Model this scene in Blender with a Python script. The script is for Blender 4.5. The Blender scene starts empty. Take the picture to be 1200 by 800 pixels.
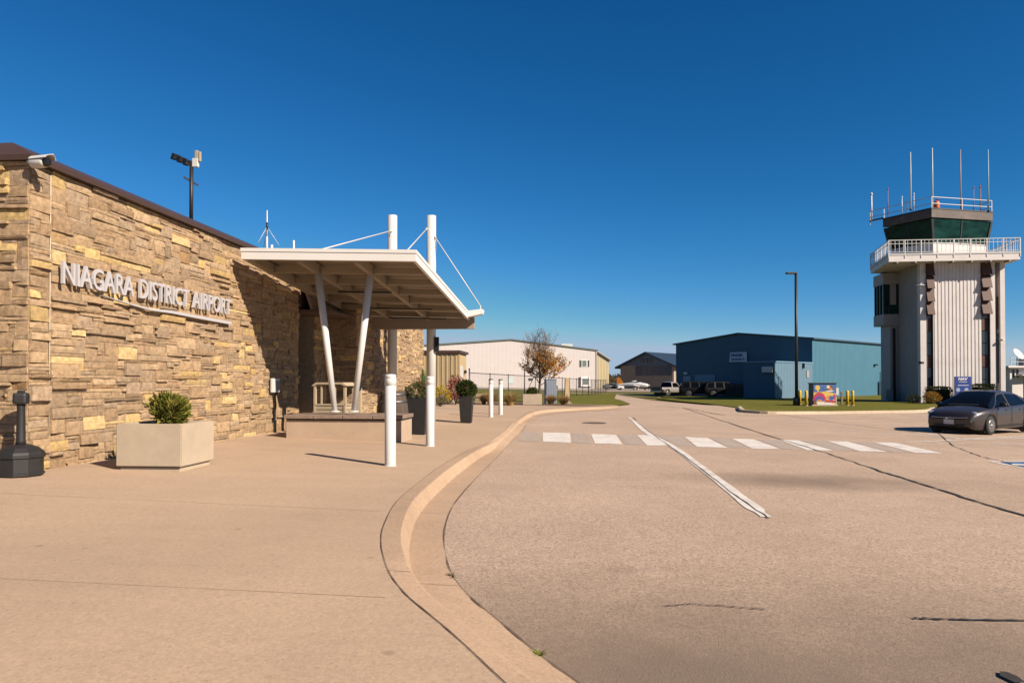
import bpy, bmesh, math, random
from mathutils import Vector, Matrix, noise
R = math.radians
C = bpy.context.scene.collection
scene = bpy.context.scene
PI = math.pi

# ---------------------------------------------------------------- measuring
PITCH = R(0.7); FPX = 800.0; CY = 437.2; EYE = 1.70
def ray(u, v):
    a = (u-600)/FPX; b = (CY-v)/FPX
    y = math.cos(PITCH)-b*math.sin(PITCH); z = math.sin(PITCH)+b*math.cos(PITCH)
    return a/y, z/y
def at(u, v, d):
    dx, dz = ray(u, v)
    return Vector((dx*d, d, EYE+dz*d))
def clip(x, a, b): return max(a, min(b, x))
def zs(X): return .45-.03*clip(X, -12, 9)          # plaza / sidewalk level
def zr(X): return .32-.022*clip(X, -10, 17)        # road / lot level
def gnd(u, v, f=zr, dz0=0.0):
    dx, dz = ray(u, v); d = 20.0
    for _ in range(80):
        d = .5*d+.5*(EYE-f(dx*d)-dz0)/(-dz)
    return Vector((dx*d, d, f(dx*d)+dz0))

# ---------------------------------------------------------------- materials
MATS = {}
ALB = .55                                           # one scale for all paint and stone reflectances
def mat(name, col, rough=.7, metal=0.0, var=.15, scale=3.0, bump=0.0, bscale=60.0, spec=.5, dirt=None, dscale=.6, damt=.4, coat=0, trans=0, ior=1.45, stretch=None):
    if name in MATS: return MATS[name]
    col = tuple(x*ALB for x in col); dirt = dirt and tuple(x*ALB for x in dirt)
    m = bpy.data.materials.new(name); m.use_nodes = True; nt = m.node_tree; N = nt.nodes; L = nt.links
    b = N['Principled BSDF']; tc = N.new('ShaderNodeTexCoord'); src = tc.outputs['Object']
    if stretch:
        mp = N.new('ShaderNodeMapping'); mp.inputs['Scale'].default_value = stretch; L.new(src, mp.inputs[0]); src = mp.outputs[0]
    c = (*col, 1)
    if var > 0:
        n = N.new('ShaderNodeTexNoise'); n.inputs['Scale'].default_value = scale; n.inputs['Detail'].default_value = 8; n.inputs['Roughness'].default_value = .65
        L.new(src, n.inputs['Vector'])
        r = N.new('ShaderNodeValToRGB'); r.color_ramp.elements[0].position = .3; r.color_ramp.elements[1].position = .72
        r.color_ramp.elements[0].color = (*[x*(1-var) for x in col], 1); r.color_ramp.elements[1].color = (*[min(1, x*(1+var)) for x in col], 1)
        L.new(n.outputs['Fac'], r.inputs['Fac']); out = r.outputs['Color']
        if dirt:
            n2 = N.new('ShaderNodeTexNoise'); n2.inputs['Scale'].default_value = dscale; n2.inputs['Detail'].default_value = 6
            L.new(src, n2.inputs['Vector'])
            r2 = N.new('ShaderNodeValToRGB'); r2.color_ramp.elements[0].position = .48; r2.color_ramp.elements[1].position = .75
            r2.color_ramp.elements[0].color = (0, 0, 0, 1); r2.color_ramp.elements[1].color = (damt, damt, damt, 1)
            L.new(n2.outputs['Fac'], r2.inputs['Fac'])
            mx = N.new('ShaderNodeMix'); mx.data_type = 'RGBA'
            L.new(r2.outputs['Color'], mx.inputs['Factor']); L.new(out, mx.inputs['A']); mx.inputs['B'].default_value = (*dirt, 1); out = mx.outputs['Result']
        L.new(out, b.inputs['Base Color'])
    else: b.inputs['Base Color'].default_value = c
    b.inputs['Roughness'].default_value = rough; b.inputs['Metallic'].default_value = metal
    b.inputs['Specular IOR Level'].default_value = spec
    b.inputs['Coat Weight'].default_value = coat; b.inputs['Transmission Weight'].default_value = trans; b.inputs['IOR'].default_value = ior
    if bump > 0:
        nb = N.new('ShaderNodeTexNoise'); nb.inputs['Scale'].default_value = bscale; nb.inputs['Detail'].default_value = 5; L.new(src, nb.inputs['Vector'])
        bp = N.new('ShaderNodeBump'); bp.inputs['Strength'].default_value = bump; bp.inputs['Distance'].default_value = .02
        L.new(nb.outputs['Fac'], bp.inputs['Height']); L.new(bp.outputs['Normal'], b.inputs['Normal'])
    MATS[name] = m
    return m
def attr_mat(name, rough=.85, var=.22, scale=9.0, bump=.35, bscale=35.0, trans=0.0):
    """colour from the mesh's own 'tint' attribute, broken up by noise"""
    m = bpy.data.materials.new(name); m.use_nodes = True; nt = m.node_tree; N = nt.nodes; L = nt.links
    b = N['Principled BSDF']; tc = N.new('ShaderNodeTexCoord')
    a = N.new('ShaderNodeAttribute'); a.attribute_name = 'tint'
    n = N.new('ShaderNodeTexNoise'); n.inputs['Scale'].default_value = scale; n.inputs['Detail'].default_value = 7; L.new(tc.outputs['Object'], n.inputs['Vector'])
    r = N.new('ShaderNodeValToRGB'); r.color_ramp.elements[0].position = .3; r.color_ramp.elements[1].position = .7
    r.color_ramp.elements[0].color = ((1-var)*ALB,)*3+(1,); r.color_ramp.elements[1].color = ((1+var)*ALB, (1+var)*ALB, (1+var*.9)*ALB, 1); L.new(n.outputs['Fac'], r.inputs['Fac'])
    mx = N.new('ShaderNodeMix'); mx.data_type = 'RGBA'; mx.blend_type = 'MULTIPLY'; mx.inputs['Factor'].default_value = 1
    L.new(a.outputs['Color'], mx.inputs['A']); L.new(r.outputs['Color'], mx.inputs['B']); L.new(mx.outputs['Result'], b.inputs['Base Color'])
    b.inputs['Roughness'].default_value = rough; b.inputs['Specular IOR Level'].default_value = .25
    if trans: 
        tr = N.new('ShaderNodeBsdfTranslucent'); L.new(mx.outputs['Result'], tr.inputs['Color'])
        ms = N.new('ShaderNodeMixShader'); ms.inputs[0].default_value = trans
        L.new(b.outputs[0], ms.inputs[1]); L.new(tr.outputs[0], ms.inputs[2]); L.new(ms.outputs[0], N['Material Output'].inputs[0])
    if bump:
        nb = N.new('ShaderNodeTexNoise'); nb.inputs['Scale'].default_value = bscale; nb.inputs['Detail'].default_value = 6; L.new(tc.outputs['Object'], nb.inputs['Vector'])
        bp = N.new('ShaderNodeBump'); bp.inputs['Strength'].default_value = bump; bp.inputs['Distance'].default_value = .03
        L.new(nb.outputs['Fac'], bp.inputs['Height']); L.new(bp.outputs['Normal'], b.inputs['Normal'])
    MATS[name] = m
    return m

# ---------------------------------------------------------------- mesh helpers
def new(): return bmesh.new()
def quad(bm, pts):
    return bm.faces.new([bm.verts.new(p) for p in pts])
def box(bm, c, s, rz=0.0, bev=0.0, top=None, M=None):
    """box centred at c, size s; top=(sx,sy) scales the upper face"""
    hx, hy, hz = s[0]/2, s[1]/2, s[2]/2; tx, ty = top or (1, 1)
    rot = Matrix.Rotation(rz, 3, 'Z') if M is None else M
    v = []
    for z, kx, ky in ((-hz, 1, 1), (hz, tx, ty)):
        for x, y in ((-hx, -hy), (hx, -hy), (hx, hy), (-hx, hy)):
            v.append(bm.verts.new(Vector(c)+rot @ Vector((x*kx, y*ky, z))))
    f = [bm.faces.new([v[i] for i in q]) for q in ((3, 2, 1, 0), (4, 5, 6, 7), (0, 1, 5, 4), (1, 2, 6, 5), (2, 3, 7, 6), (3, 0, 4, 7))]
    if bev > 0:
        es = list({e for q in f for e in q.edges})
        bmesh.ops.bevel(bm, geom=es, offset=bev, segments=2, affect='EDGES', profile=.6)
    return v
def frame_of(p0, p1):
    d = (Vector(p1)-Vector(p0)).normalized()
    a = Vector((0, 0, 1)) if abs(d.z) < .9 else Vector((1, 0, 0))
    x = a.cross(d).normalized(); y = d.cross(x)
    return x, y, d
def tube(bm, pts, rad, seg=12, cap=True):
    """round tube along pts; rad a number or one per point"""
    pts = [Vector(p) for p in pts]; n = len(pts)
    rr = rad if isinstance(rad, (list, tuple)) else [rad]*n
    rings = []
    for i, p in enumerate(pts):
        a = pts[max(0, i-1)]; b = pts[min(n-1, i+1)]
        x, y, d = frame_of(a, b)
        rings.append([bm.verts.new(p+(x*math.cos(t)+y*math.sin(t))*rr[i]) for t in [2*PI*k/seg for k in range(seg)]])
    for i in range(n-1):
        for k in range(seg):
            f = bm.faces.new((rings[i][k], rings[i][(k+1) % seg], rings[i+1][(k+1) % seg], rings[i+1][k])); f.smooth = True
    if cap:
        bm.faces.new(rings[0][::-1]); bm.faces.new(rings[-1])
def bar(bm, p0, p1, w, h):
    """rectangular bar from p0 to p1, w sideways, h upwards"""
    x, y, d = frame_of(p0, p1)
    P0, P1 = Vector(p0), Vector(p1)
    q = [(-w/2, -h/2), (w/2, -h/2), (w/2, h/2), (-w/2, h/2)]
    a = [bm.verts.new(P0+x*i+y*j) for i, j in q]; b = [bm.verts.new(P1+x*i+y*j) for i, j in q]
    bm.faces.new(a[::-1]); bm.faces.new(b)
    for k in range(4): bm.faces.new((a[k], a[(k+1) % 4], b[(k+1) % 4], b[k]))
def lathe(bm, c, prof, seg=24, axis='Z', M=None):
    """revolve (r, h) profile"""
    rings = []
    for r, h in prof:
        ring = []
        for k in range(seg):
            t = 2*PI*k/seg
            v = Vector((r*math.cos(t), r*math.sin(t), h))
            if axis == 'Y': v = Vector((v.x, v.z, v.y))
            if axis == 'X': v = Vector((v.z, v.x, v.y))
            if M is not None: v = M @ v
            ring.append(bm.verts.new(Vector(c)+v))
        rings.append(ring)
    for i in range(len(prof)-1):
        for k in range(seg):
            f = bm.faces.new((rings[i][k], rings[i][(k+1) % seg], rings[i+1][(k+1) % seg], rings[i+1][k])); f.smooth = True
    bm.faces.new(rings[0][::-1]); bm.faces.new(rings[-1])
def prism(bm, poly, off):
    """closed solid: polygon (3-D points) pushed by vector off"""
    a = [bm.verts.new(Vector(p)) for p in poly]; b = [bm.verts.new(Vector(p)+Vector(off)) for p in poly]
    bm.faces.new(a[::-1]); bm.faces.new(b); n = len(a)
    for k in range(n): bm.faces.new((a[k], a[(k+1) % n], b[(k+1) % n], b[k]))
def ellipsoid(bm, c, r, M=None, u=16, v=10):
    ret = bmesh.ops.create_uvsphere(bm, u_segments=u, v_segments=v, radius=1)
    for q in ret['verts']:
        p = Vector((q.co.x*r[0], q.co.y*r[1], q.co.z*r[2]))
        if M is not None: p = M @ p
        q.co = p+Vector(c)
    for q in ret['verts']:
        for f in q.link_faces: f.smooth = True
def build(name, bm, m, parent=None, world=False, recalc=True, smooth=None):
    if recalc: bmesh.ops.recalc_face_normals(bm, faces=bm.faces)
    if world and parent is not None:
        par = parent; Mw = Matrix.Identity(4)
        while par is not None:
            Mw = par.matrix_basis @ Mw; par = par.parent
        bmesh.ops.transform(bm, matrix=Mw.inverted(), verts=bm.verts)
    if smooth is not None:
        for f in bm.faces: f.smooth = smooth
    me = bpy.data.meshes.new(name); bm.to_mesh(me); bm.free()
    for mm in (m if isinstance(m, (list, tuple)) else [m]): me.materials.append(mm)
    o = bpy.data.objects.new(name, me); C.objects.link(o)
    if parent is not None: o.parent = parent
    return o
def thing(name, label, cat, loc=(0, 0, 0), rz=0.0, group=None):
    o = bpy.data.objects.new(name, None); C.objects.link(o); o.empty_display_size = .2
    o.location = loc; o.rotation_euler = (0, 0, rz)
    return tag(o, label, cat, group)
def tag(o, label, cat, group=None):
    o['label'] = label; o['category'] = cat
    if group: o['group'] = group
    return o
def struct(name, bm, m, kind='structure', label=None):
    o = build(name, bm, m); o['kind'] = kind
    if label: o['label'] = label
    return o
def dup(src, loc, rz, label, group=None):
    def cp(o, par):
        c = o.copy(); C.objects.link(c); c.parent = par
        for ch in o.children: cp(ch, c)
        return c
    c = cp(src, None); c.location = loc; c.rotation_euler = (0, 0, rz); c['label'] = label
    if group: c['group'] = group
    return c
def tint_layer(bm): return bm.loops.layers.float_color.get('tint') or bm.loops.layers.float_color.new('tint')

def sheet(poly, f, dz=0.0, th=0.0, cuts=(-12, -10, 9, 17)):
    """ground polygon (x,y) draped on the level function f"""
    bm = new()
    vs = [bm.verts.new((p[0], p[1], 0)) for p in poly]
    bm.faces.new(vs)
    bmesh.ops.triangulate(bm, faces=bm.faces)
    for c in cuts:
        bmesh.ops.bisect_plane(bm, geom=bm.verts[:]+bm.edges[:]+bm.faces[:], plane_co=(c, 0, 0), plane_no=(1, 0, 0))
    for v in bm.verts: v.co.z = f(v.co.x)+dz
    if th:
        r = bmesh.ops.extrude_face_region(bm, geom=bm.faces[:])
        for v in [g for g in r['geom'] if isinstance(g, bmesh.types.BMVert)]: v.co.z -= th
    return bm
def strip(pts, w, f, dz, jit=0.0, rnd=None, taper=False):
    """flat ribbon on the ground along (x,y) points; w number or list"""
    bm = new(); n = len(pts); prev = None
    for i in range(n):
        a = Vector(pts[max(0, i-1)][:2]); b = Vector(pts[min(n-1, i+1)][:2]); d = (b-a).normalized(); nn = Vector((-d.y, d.x))
        ww = (w[i] if isinstance(w, (list, tuple)) else w)*(1+(rnd.uniform(-jit, jit) if rnd else 0))
        p = Vector(pts[i][:2])
        l = p+nn*ww/2; r = p-nn*ww/2
        cur = (bm.verts.new((l.x, l.y, f(l.x)+dz)), bm.verts.new((r.x, r.y, f(r.x)+dz)))
        if prev: bm.faces.new((prev[0], prev[1], cur[1], cur[0]))
        prev = cur
    return bm
def smooth_path(pts, n=6):
    """Catmull-Rom through 2-D/3-D points"""
    P = [Vector(p) for p in pts]; out = []
    for i in range(len(P)-1):
        p0 = P[max(0, i-1)]; p1 = P[i]; p2 = P[i+1]; p3 = P[min(len(P)-1, i+2)]
        for k in range(n):
            t = k/n
            out.append(.5*((2*p1)+(p2-p0)*t+(2*p0-5*p1+4*p2-p3)*t*t+(3*p1-p0-3*p2+p3)*t**3))
    out.append(P[-1]); return out
def interp(tab, x):
    if x <= tab[0][0]: return tab[0][1]
    for (a, b), (c, d) in zip(tab, tab[1:]):
        if x <= c:
            t = (x-a)/(c-a); return b+(d-b)*t
    return tab[-1][1]
def hermite(tab, x):
    """smooth monotone-ish interpolation of a table"""
    n = len(tab)
    if x <= tab[0][0]: return tab[0][1]
    if x >= tab[-1][0]: return tab[-1][1]
    for i in range(n-1):
        if x <= tab[i+1][0]:
            x0, y0 = tab[i]; x1, y1 = tab[i+1]; h = x1-x0; dl = (y1-y0)/h
            def sl(k):
                if k == 0 or k == n-1: return dl
                d0 = (tab[k][1]-tab[k-1][1])/(tab[k][0]-tab[k-1][0]); d1 = (tab[k+1][1]-tab[k][1])/(tab[k+1][0]-tab[k][0])
                return 0 if d0*d1 <= 0 else 2*d0*d1/(d0+d1)
            m0, m1 = sl(i), sl(i+1); t = (x-x0)/h
            return (2*t**3-3*t*t+1)*y0+(t**3-2*t*t+t)*h*m0+(-2*t**3+3*t*t)*y1+(t**3-t*t)*h*m1
def text_mesh(body, size, extrude, weight=0.0, shear=0.0, cw=1.0):
    """built-in font to a mesh lying in XY"""
    cu = bpy.data.curves.new('t', 'FONT'); cu.body = body; cu.size = size; cu.extrude = extrude; cu.offset = weight; cu.shear = shear; cu.resolution_u = 3
    cu.space_character = cw
    o = bpy.data.objects.new('t', cu); C.objects.link(o)
    dg = bpy.context.evaluated_depsgraph_get()
    me = bpy.data.meshes.new_from_object(o.evaluated_get(dg))
    bm = new(); bm.from_mesh(me)
    bpy.data.objects.remove(o); bpy.data.curves.remove(cu); bpy.data.meshes.remove(me)
    bmesh.ops.remove_doubles(bm, verts=bm.verts, dist=1e-5)
    return bm
def fit_text(bm, x0, x1, z0, z1, origin, ex, ez):
    """scale text bounds to the rectangle and stand it on the plane (ex, ez); thickness goes along ex x ez"""
    xs = [v.co.x for v in bm.verts]; ys = [v.co.y for v in bm.verts]
    a, b, c, d = min(xs), max(xs), min(ys), max(ys); ex = Vector(ex); ez = Vector(ez); en = ex.cross(ez)
    for v in bm.verts:
        X = x0+(v.co.x-a)/(b-a)*(x1-x0); Z = z0+(v.co.y-c)/(d-c)*(z1-z0); T = v.co.z
        v.co = Vector(origin)+ex*X+ez*Z+en*T
def ribs(bm, p0, p1, z0, ztop, pitch=.3, depth=.03, flat=.6, side=1):
    """vertical ribbed sheet metal from p0 to p1 (2-D); ztop(s) gives the top; ribs stand out on the 'side' of p0->p1 (right=+1)"""
    p0 = Vector(p0[:2]); p1 = Vector(p1[:2]); L = (p1-p0).length; d = (p1-p0)/L; nn = Vector((d.y, -d.x))*side
    n = max(1, round(L/pitch)); pt = L/n; s = [(0, 0)]
    for k in range(n):
        b = k*pt
        s += [(b+pt*flat/2, 0), (b+pt*(flat/2+.08), 1), (b+pt*(1-flat/2-.08), 1), (b+pt*(1-flat/2), 0)]
    s.append((L, 0)); prev = None
    for a, o in s:
        q = p0+d*a+nn*depth*o
        cur = (bm.verts.new((q.x, q.y, z0)), bm.verts.new((q.x, q.y, ztop(a) if callable(ztop) else ztop)))
        if prev: bm.faces.new((prev[0], cur[0], cur[1], prev[1]))
        prev = cur
# ---------------------------------------------------------------- foliage
def leaf(bm, p, d, size, lay, col, rnd, wid=.5):
    d = d.normalized(); s = d.cross(Vector((rnd.uniform(-1, 1), rnd.uniform(-1, 1), rnd.uniform(-1, 1))))
    if s.length < 1e-3: s = Vector((1, 0, 0))
    s.normalize(); L = size*rnd.uniform(.7, 1.3); w = L*wid
    n = d.cross(s)*L*.12
    v = [bm.verts.new(p), bm.verts.new(p+d*L*.5+s*w*.5+n), bm.verts.new(p+d*L), bm.verts.new(p+d*L*.5-s*w*.5+n)]
    f = bm.faces.new(v)
    for l in f.loops: l[lay] = (*col, 1)
def leaf_cloud(bm, c, r, n, size, cols, rnd, lumps=9, up=.25, wid=.5, shell=.55, flat_bottom=True):
    """leaf-sized faces through a lumpy ellipsoid"""
    lay = tint_layer(bm); c = Vector(c)
    L = []
    for _ in range(lumps):
        v = Vector((rnd.gauss(0, 1), rnd.gauss(0, 1), rnd.gauss(0, 1))).normalized()
        L.append((v, rnd.uniform(-.22, .2)))
    for _ in range(n):
        v = Vector((rnd.gauss(0, 1), rnd.gauss(0, 1), rnd.gauss(0, 1))).normalized()
        if flat_bottom and v.z < -.6: v.z = -.6
        k = 1+sum(a*max(0, v.dot(w)-.55)/.45 for w, a in L)
        q = (shell+(1-shell)*rnd.random()**.6)*k
        p = c+Vector((v.x*r[0]*q, v.y*r[1]*q, v.z*r[2]*q))
        d = (Vector((v.x, v.y, v.z+up))+Vector((rnd.uniform(-.7, .7), rnd.uniform(-.7, .7), rnd.uniform(-.5, .5))))
        cc = rnd.choice(cols); b = rnd.uniform(.75, 1.25)
        leaf(bm, p, d, size, lay, tuple(x*b for x in cc), rnd, wid)
def tuft(bm, c, n, h, spread, cols, rnd, w=.012):
    """arching grass blades"""
    lay = tint_layer(bm)
    for _ in range(n):
        a = rnd.uniform(0, 2*PI); k = rnd.random()**.7; hh = h*rnd.uniform(.6, 1.1)
        d = Vector((math.cos(a), math.sin(a), 0)); b = Vector(c)+d*spread*.25*rnd.random()
        s = Vector((-d.y, d.x, 0))*w; prev = None; cc = tuple(x*rnd.uniform(.75, 1.2) for x in rnd.choice(cols))
        for i in range(4):
            t = i/3; p = b+d*spread*k*t*t+Vector((0, 0, hh*(t-.3*k*t*t))); ww = s*(1-t*.85)
            cur = (bm.verts.new(p-ww), bm.verts.new(p+ww))
            if prev:
                f = bm.faces.new((prev[0], prev[1], cur[1], cur[0]))
                for l in f.loops: l[lay] = (*cc, 1)
            prev = cur
# ================================================================= camera, sun, sky
cam = bpy.data.cameras.new('camera'); cam.lens = 24.0; cam.sensor_width = 36.0; cam.shift_y = (CY-400)/1200; cam.clip_start = .05; cam.clip_end = 8000
co = bpy.data.objects.new('camera', cam); C.objects.link(co); co.location = (0, 0, EYE); co.rotation_euler = (R(90)+PITCH, 0, 0); scene.camera = co
SUN = Vector((1.517, -1.177, 1.26)).normalized()
EL = math.asin(SUN.z); AZ = math.atan2(SUN.x, SUN.y)
sl = bpy.data.lights.new('sun', 'SUN'); sl.energy = 5.0; sl.angle = R(.53); sl.color = (1.0, .87, .72)
so = bpy.data.objects.new('sun', sl); C.objects.link(so); so.rotation_euler = SUN.to_track_quat('Z', 'Y').to_euler()
w = bpy.data.worlds.new('World'); scene.world = w; w.use_nodes = True
nt = w.node_tree; bg = nt.nodes['Background']; sk = nt.nodes.new('ShaderNodeTexSky'); sk.sky_type = 'NISHITA'; sk.sun_disc = False
sk.sun_elevation = EL; sk.sun_rotation = AZ; sk.altitude = 3000; sk.air_density = 1.3; sk.dust_density = 0; sk.ozone_density = 10
# clear dry autumn sky: the sky texture with its three channels graded
sp = nt.nodes.new('ShaderNodeSeparateColor'); cb = nt.nodes.new('ShaderNodeCombineColor'); nt.links.new(sk.outputs[0], sp.inputs[0])
EXPO = 1.1
for i, (g, pw, k) in enumerate(((.0571, 2.2, 21.0), (.0956, 1.24, 1.40), (.1034, 1.08, 1.045))):
    m0 = nt.nodes.new('ShaderNodeMath'); m0.operation = 'MULTIPLY'; m0.inputs[1].default_value = g; nt.links.new(sp.outputs[i], m0.inputs[0])
    m1 = nt.nodes.new('ShaderNodeMath'); m1.operation = 'POWER'; m1.inputs[1].default_value = pw; nt.links.new(m0.outputs[0], m1.inputs[0])
    m2 = nt.nodes.new('ShaderNodeMath'); m2.operation = 'MULTIPLY'; m2.inputs[1].default_value = k*10/2**EXPO; nt.links.new(m1.outputs[0], m2.inputs[0]); m3 = nt.nodes.new('ShaderNodeMath'); m3.operation = 'MINIMUM'; m3.inputs[1].default_value = (.37, .50, .65)[i]*10/2**EXPO; nt.links.new(m2.outputs[0], m3.inputs[0]); nt.links.new(m3.outputs[0], cb.inputs[i])
nt.links.new(cb.outputs[0], bg.inputs[0]); bg.inputs[1].default_value = .1
scene.view_settings.view_transform = 'Standard'; scene.view_settings.look = 'None'; scene.view_settings.gamma = 1.0; scene.view_settings.exposure = EXPO
scene.cycles.max_bounces = 6

# ================================================================= ground
def ground_mat(name, col, specks, big, bumpd, dark=None, blob=None, spots=0.0):
    m = bpy.data.materials.new(name); m.use_nodes = True; nt = m.node_tree; N = nt.nodes; L = nt.links
    b = N['Principled BSDF']; b.inputs['Roughness'].default_value = .88; b.inputs['Specular IOR Level'].default_value = .25
    tc = N.new('ShaderNodeTexCoord'); P = tc.outputs['Object']
    def noi(sc, det=6, rough=.6, vec=P):
        n = N.new('ShaderNodeTexNoise'); n.inputs['Scale'].default_value = sc; n.inputs['Detail'].default_value = det; n.inputs['Roughness'].default_value = rough; L.new(vec, n.inputs['Vector']); return n.outputs['Fac']
    def ramp(f, stops):
        r = N.new('ShaderNodeValToRGB'); e = r.color_ramp.elements
        while len(e) < len(stops): e.new(.5)
        for x, (p, c) in zip(e, stops): x.position = p; x.color = (*c, 1) if isinstance(c, tuple) else (c, c, c, 1)
        L.new(f, r.inputs['Fac']); return r.outputs['Color']
    def mix(a, bcol, f, mode='MIX'):
        x = N.new('ShaderNodeMix'); x.data_type = 'RGBA'; x.blend_type = mode
        if isinstance(f, float): x.inputs['Factor'].default_value = f
        else: L.new(f, x.inputs['Factor'])
        for i, s in (('A', a), ('B', bcol)):
            if isinstance(s, tuple): x.inputs[i].default_value = (*s, 1)
            else: L.new(s, x.inputs[i])
        return x.outputs['Result']
    c = ramp(noi(.35, 5), [(.3, tuple(x*(1-big) for x in col)), (.7, tuple(min(1, x*(1+big)) for x in col))])
    mp = N.new('ShaderNodeMapping'); mp.inputs['Scale'].default_value = (.25, 1.4, 1); mp.inputs['Rotation'].default_value = (0, 0, R(8)); L.new(P, mp.inputs[0])
    c = mix(c, ramp(noi(1.6, 7, .7, mp.outputs[0]), [(.3, .94), (.7, 1.05)]), 1.0, 'MULTIPLY')     # broom marks / wheel wear
    c = mix(c, ramp(noi(75, 3, .8), [(.25, 1-specks), (.5, 1.0), (.78, 1+specks)]), 1.0, 'MULTIPLY')
    v = N.new('ShaderNodeTexVoronoi'); v.inputs['Scale'].default_value = 55; L.new(P, v.inputs['Vector'])
    c = mix(c, ramp(v.outputs['Color'], [(.1, 1-specks*.8), (.9, 1+specks*.6)]), .8, 'MULTIPLY')
    v2_ = N.new('ShaderNodeTexVoronoi'); v2_.inputs['Scale'].default_value = 24; L.new(P, v2_.inputs['Vector'])
    c = mix(c, ramp(v2_.outputs['Distance'], [(.10, 1-specks*1.5), (.22, 1.0)]), ramp(v2_.outputs['Color'], [(.45, 0.0), (.55, 1.0)]), 'MULTIPLY')   # open pits
    c = mix(c, ramp(noi(19, 9, .85), [(.30, 1-specks*.9), (.46, 1.0), (.60, 1.0), (.76, 1+specks*.6)]), 1.0, 'MULTIPLY')
    if dark:
        c = mix(c, dark, ramp(noi(.55, 8, .68), [(.5, 0.0), (.78, .55)]))
        c = mix(c, tuple(x*.6 for x in dark), ramp(noi(6, 8, .75), [(.62, 0.0), (.75, .4)]))
    if blob:
        for (bx, by, sx, sy, amt) in blob:
            mq = N.new('ShaderNodeMapping'); mq.vector_type = 'POINT'; mq.inputs['Location'].default_value = (-bx/sx, -by/sy, 0); mq.inputs['Scale'].default_value = (1/sx, 1/sy, 0); L.new(P, mq.inputs[0])
            ln = N.new('ShaderNodeVectorMath'); ln.operation = 'LENGTH'; L.new(mq.outputs[0], ln.inputs[0])
            ad = N.new('ShaderNodeMath'); ad.operation = 'ADD'; L.new(ln.outputs['Value'], ad.inputs[0])
            nn = N.new('ShaderNodeMath'); nn.operation = 'MULTIPLY'; nn.inputs[1].default_value = .9; L.new(noi(.9, 7, .65), nn.inputs[0]); L.new(nn.outputs[0], ad.inputs[1])
            hf = N.new('ShaderNodeMath'); hf.operation = 'MULTIPLY'; hf.inputs[1].default_value = .5; L.new(ad.outputs[0], hf.inputs[0])
            c = mix(c, tuple(x*.42 for x in col), ramp(hf.outputs[0], [(.30, amt), (.74, 0.0)]))
    if spots:                                                        # gum, oil drops and small stains
        for sc_, rad, amt in ((1.3, .035, spots), (.45, .05, spots*.7), (3.5, .06, spots*.5)):
            v = N.new('ShaderNodeTexVoronoi'); v.inputs['Scale'].default_value = sc_; L.new(P, v.inputs['Vector'])
            ad = N.new('ShaderNodeMath'); ad.operation = 'MULTIPLY_ADD'; ad.inputs[1].default_value = .05; L.new(noi(sc_*14, 4), ad.inputs[0]); L.new(v.outputs['Distance'], ad.inputs[2])
            c = mix(c, tuple(x*.35 for x in col), ramp(ad.outputs[0], [(rad+.015, amt), (rad+.04, 0.0)]))
        c = mix(c, tuple(x*.62 for x in col), ramp(noi(.23, 9, .72), [(.52, 0.0), (.72, spots)]))
        c = mix(c, tuple(min(1, x*1.25) for x in col), ramp(noi(.31, 9, .75), [(.58, 0.0), (.75, spots)]))
    L.new(c, b.inputs['Base Color'])
    bp = N.new('ShaderNodeBump'); bp.inputs['Strength'].default_value = bumpd; bp.inputs['Distance'].default_value = .012; L.new(noi(70, 4, .8), bp.inputs['Height']); L.new(bp.outputs[0], b.inputs['Normal'])
    return m
bl = gnd(945, 563); bl2 = gnd(700, 800)
m_road = ground_mat('pale worn asphalt', (.355, .26, .19), .42, .09, .6, dark=(.225, .16, .118), blob=[(bl.x, bl.y, 2.3, 1.15, .85), (bl2.x+.9, bl2.y-.1, 4.6, 2.2, .95)], spots=.35)
m_walk = ground_mat('tan broomed concrete', (.336, .239, .163), .15, .08, .25, spots=.42)
m_curb = ground_mat('worn curb concrete', (.332, .230, .153), .18, .10, .3, dark=(.2, .14, .092), spots=.5)
m_pale = mat('pale kerb concrete', (.62, .48, .34), .9, var=.18, scale=4, bump=.25, bscale=40)
m_joint = mat('tar and joint black', (.045, .036, .03), .8, var=.3, scale=8)
m_edge = mat('dirty expansion joint', (.17, .115, .08), .9, var=.5, scale=6)
m_paint = mat('worn white road paint', (.95, .88, .80), .7, var=.12, scale=7, dirt=(.55, .44, .34), dscale=2.6, damt=.75, bump=.2, bscale=80)
m_black = mat('blacked out road paint', (.52, .42, .34), .85, var=.2, scale=6, bump=.3, bscale=70)
m_bluep = mat('blue road paint', (.03, .16, .40), .7, var=.15, scale=6, dirt=(.2, .25, .3), dscale=3, damt=.5)
m_grass = mat('mown lawn grass', (.17, .165, .024), .95, var=.45, scale=2.5, bump=.9, bscale=14, spec=.1, dirt=(.26, .20, .05), dscale=.35, damt=.5)
m_field = mat('dry airfield grass', (.19, .17, .05), .95, var=.35, scale=.5, bump=.8, bscale=9, spec=.1)
m_apron = mat('pale apron concrete', (.42, .34, .26), .9, var=.1, scale=.3)
m_mulch = mat('brown bark mulch', (.16, .09, .045), .95, var=.5, scale=14, bump=1, bscale=25)

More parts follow.
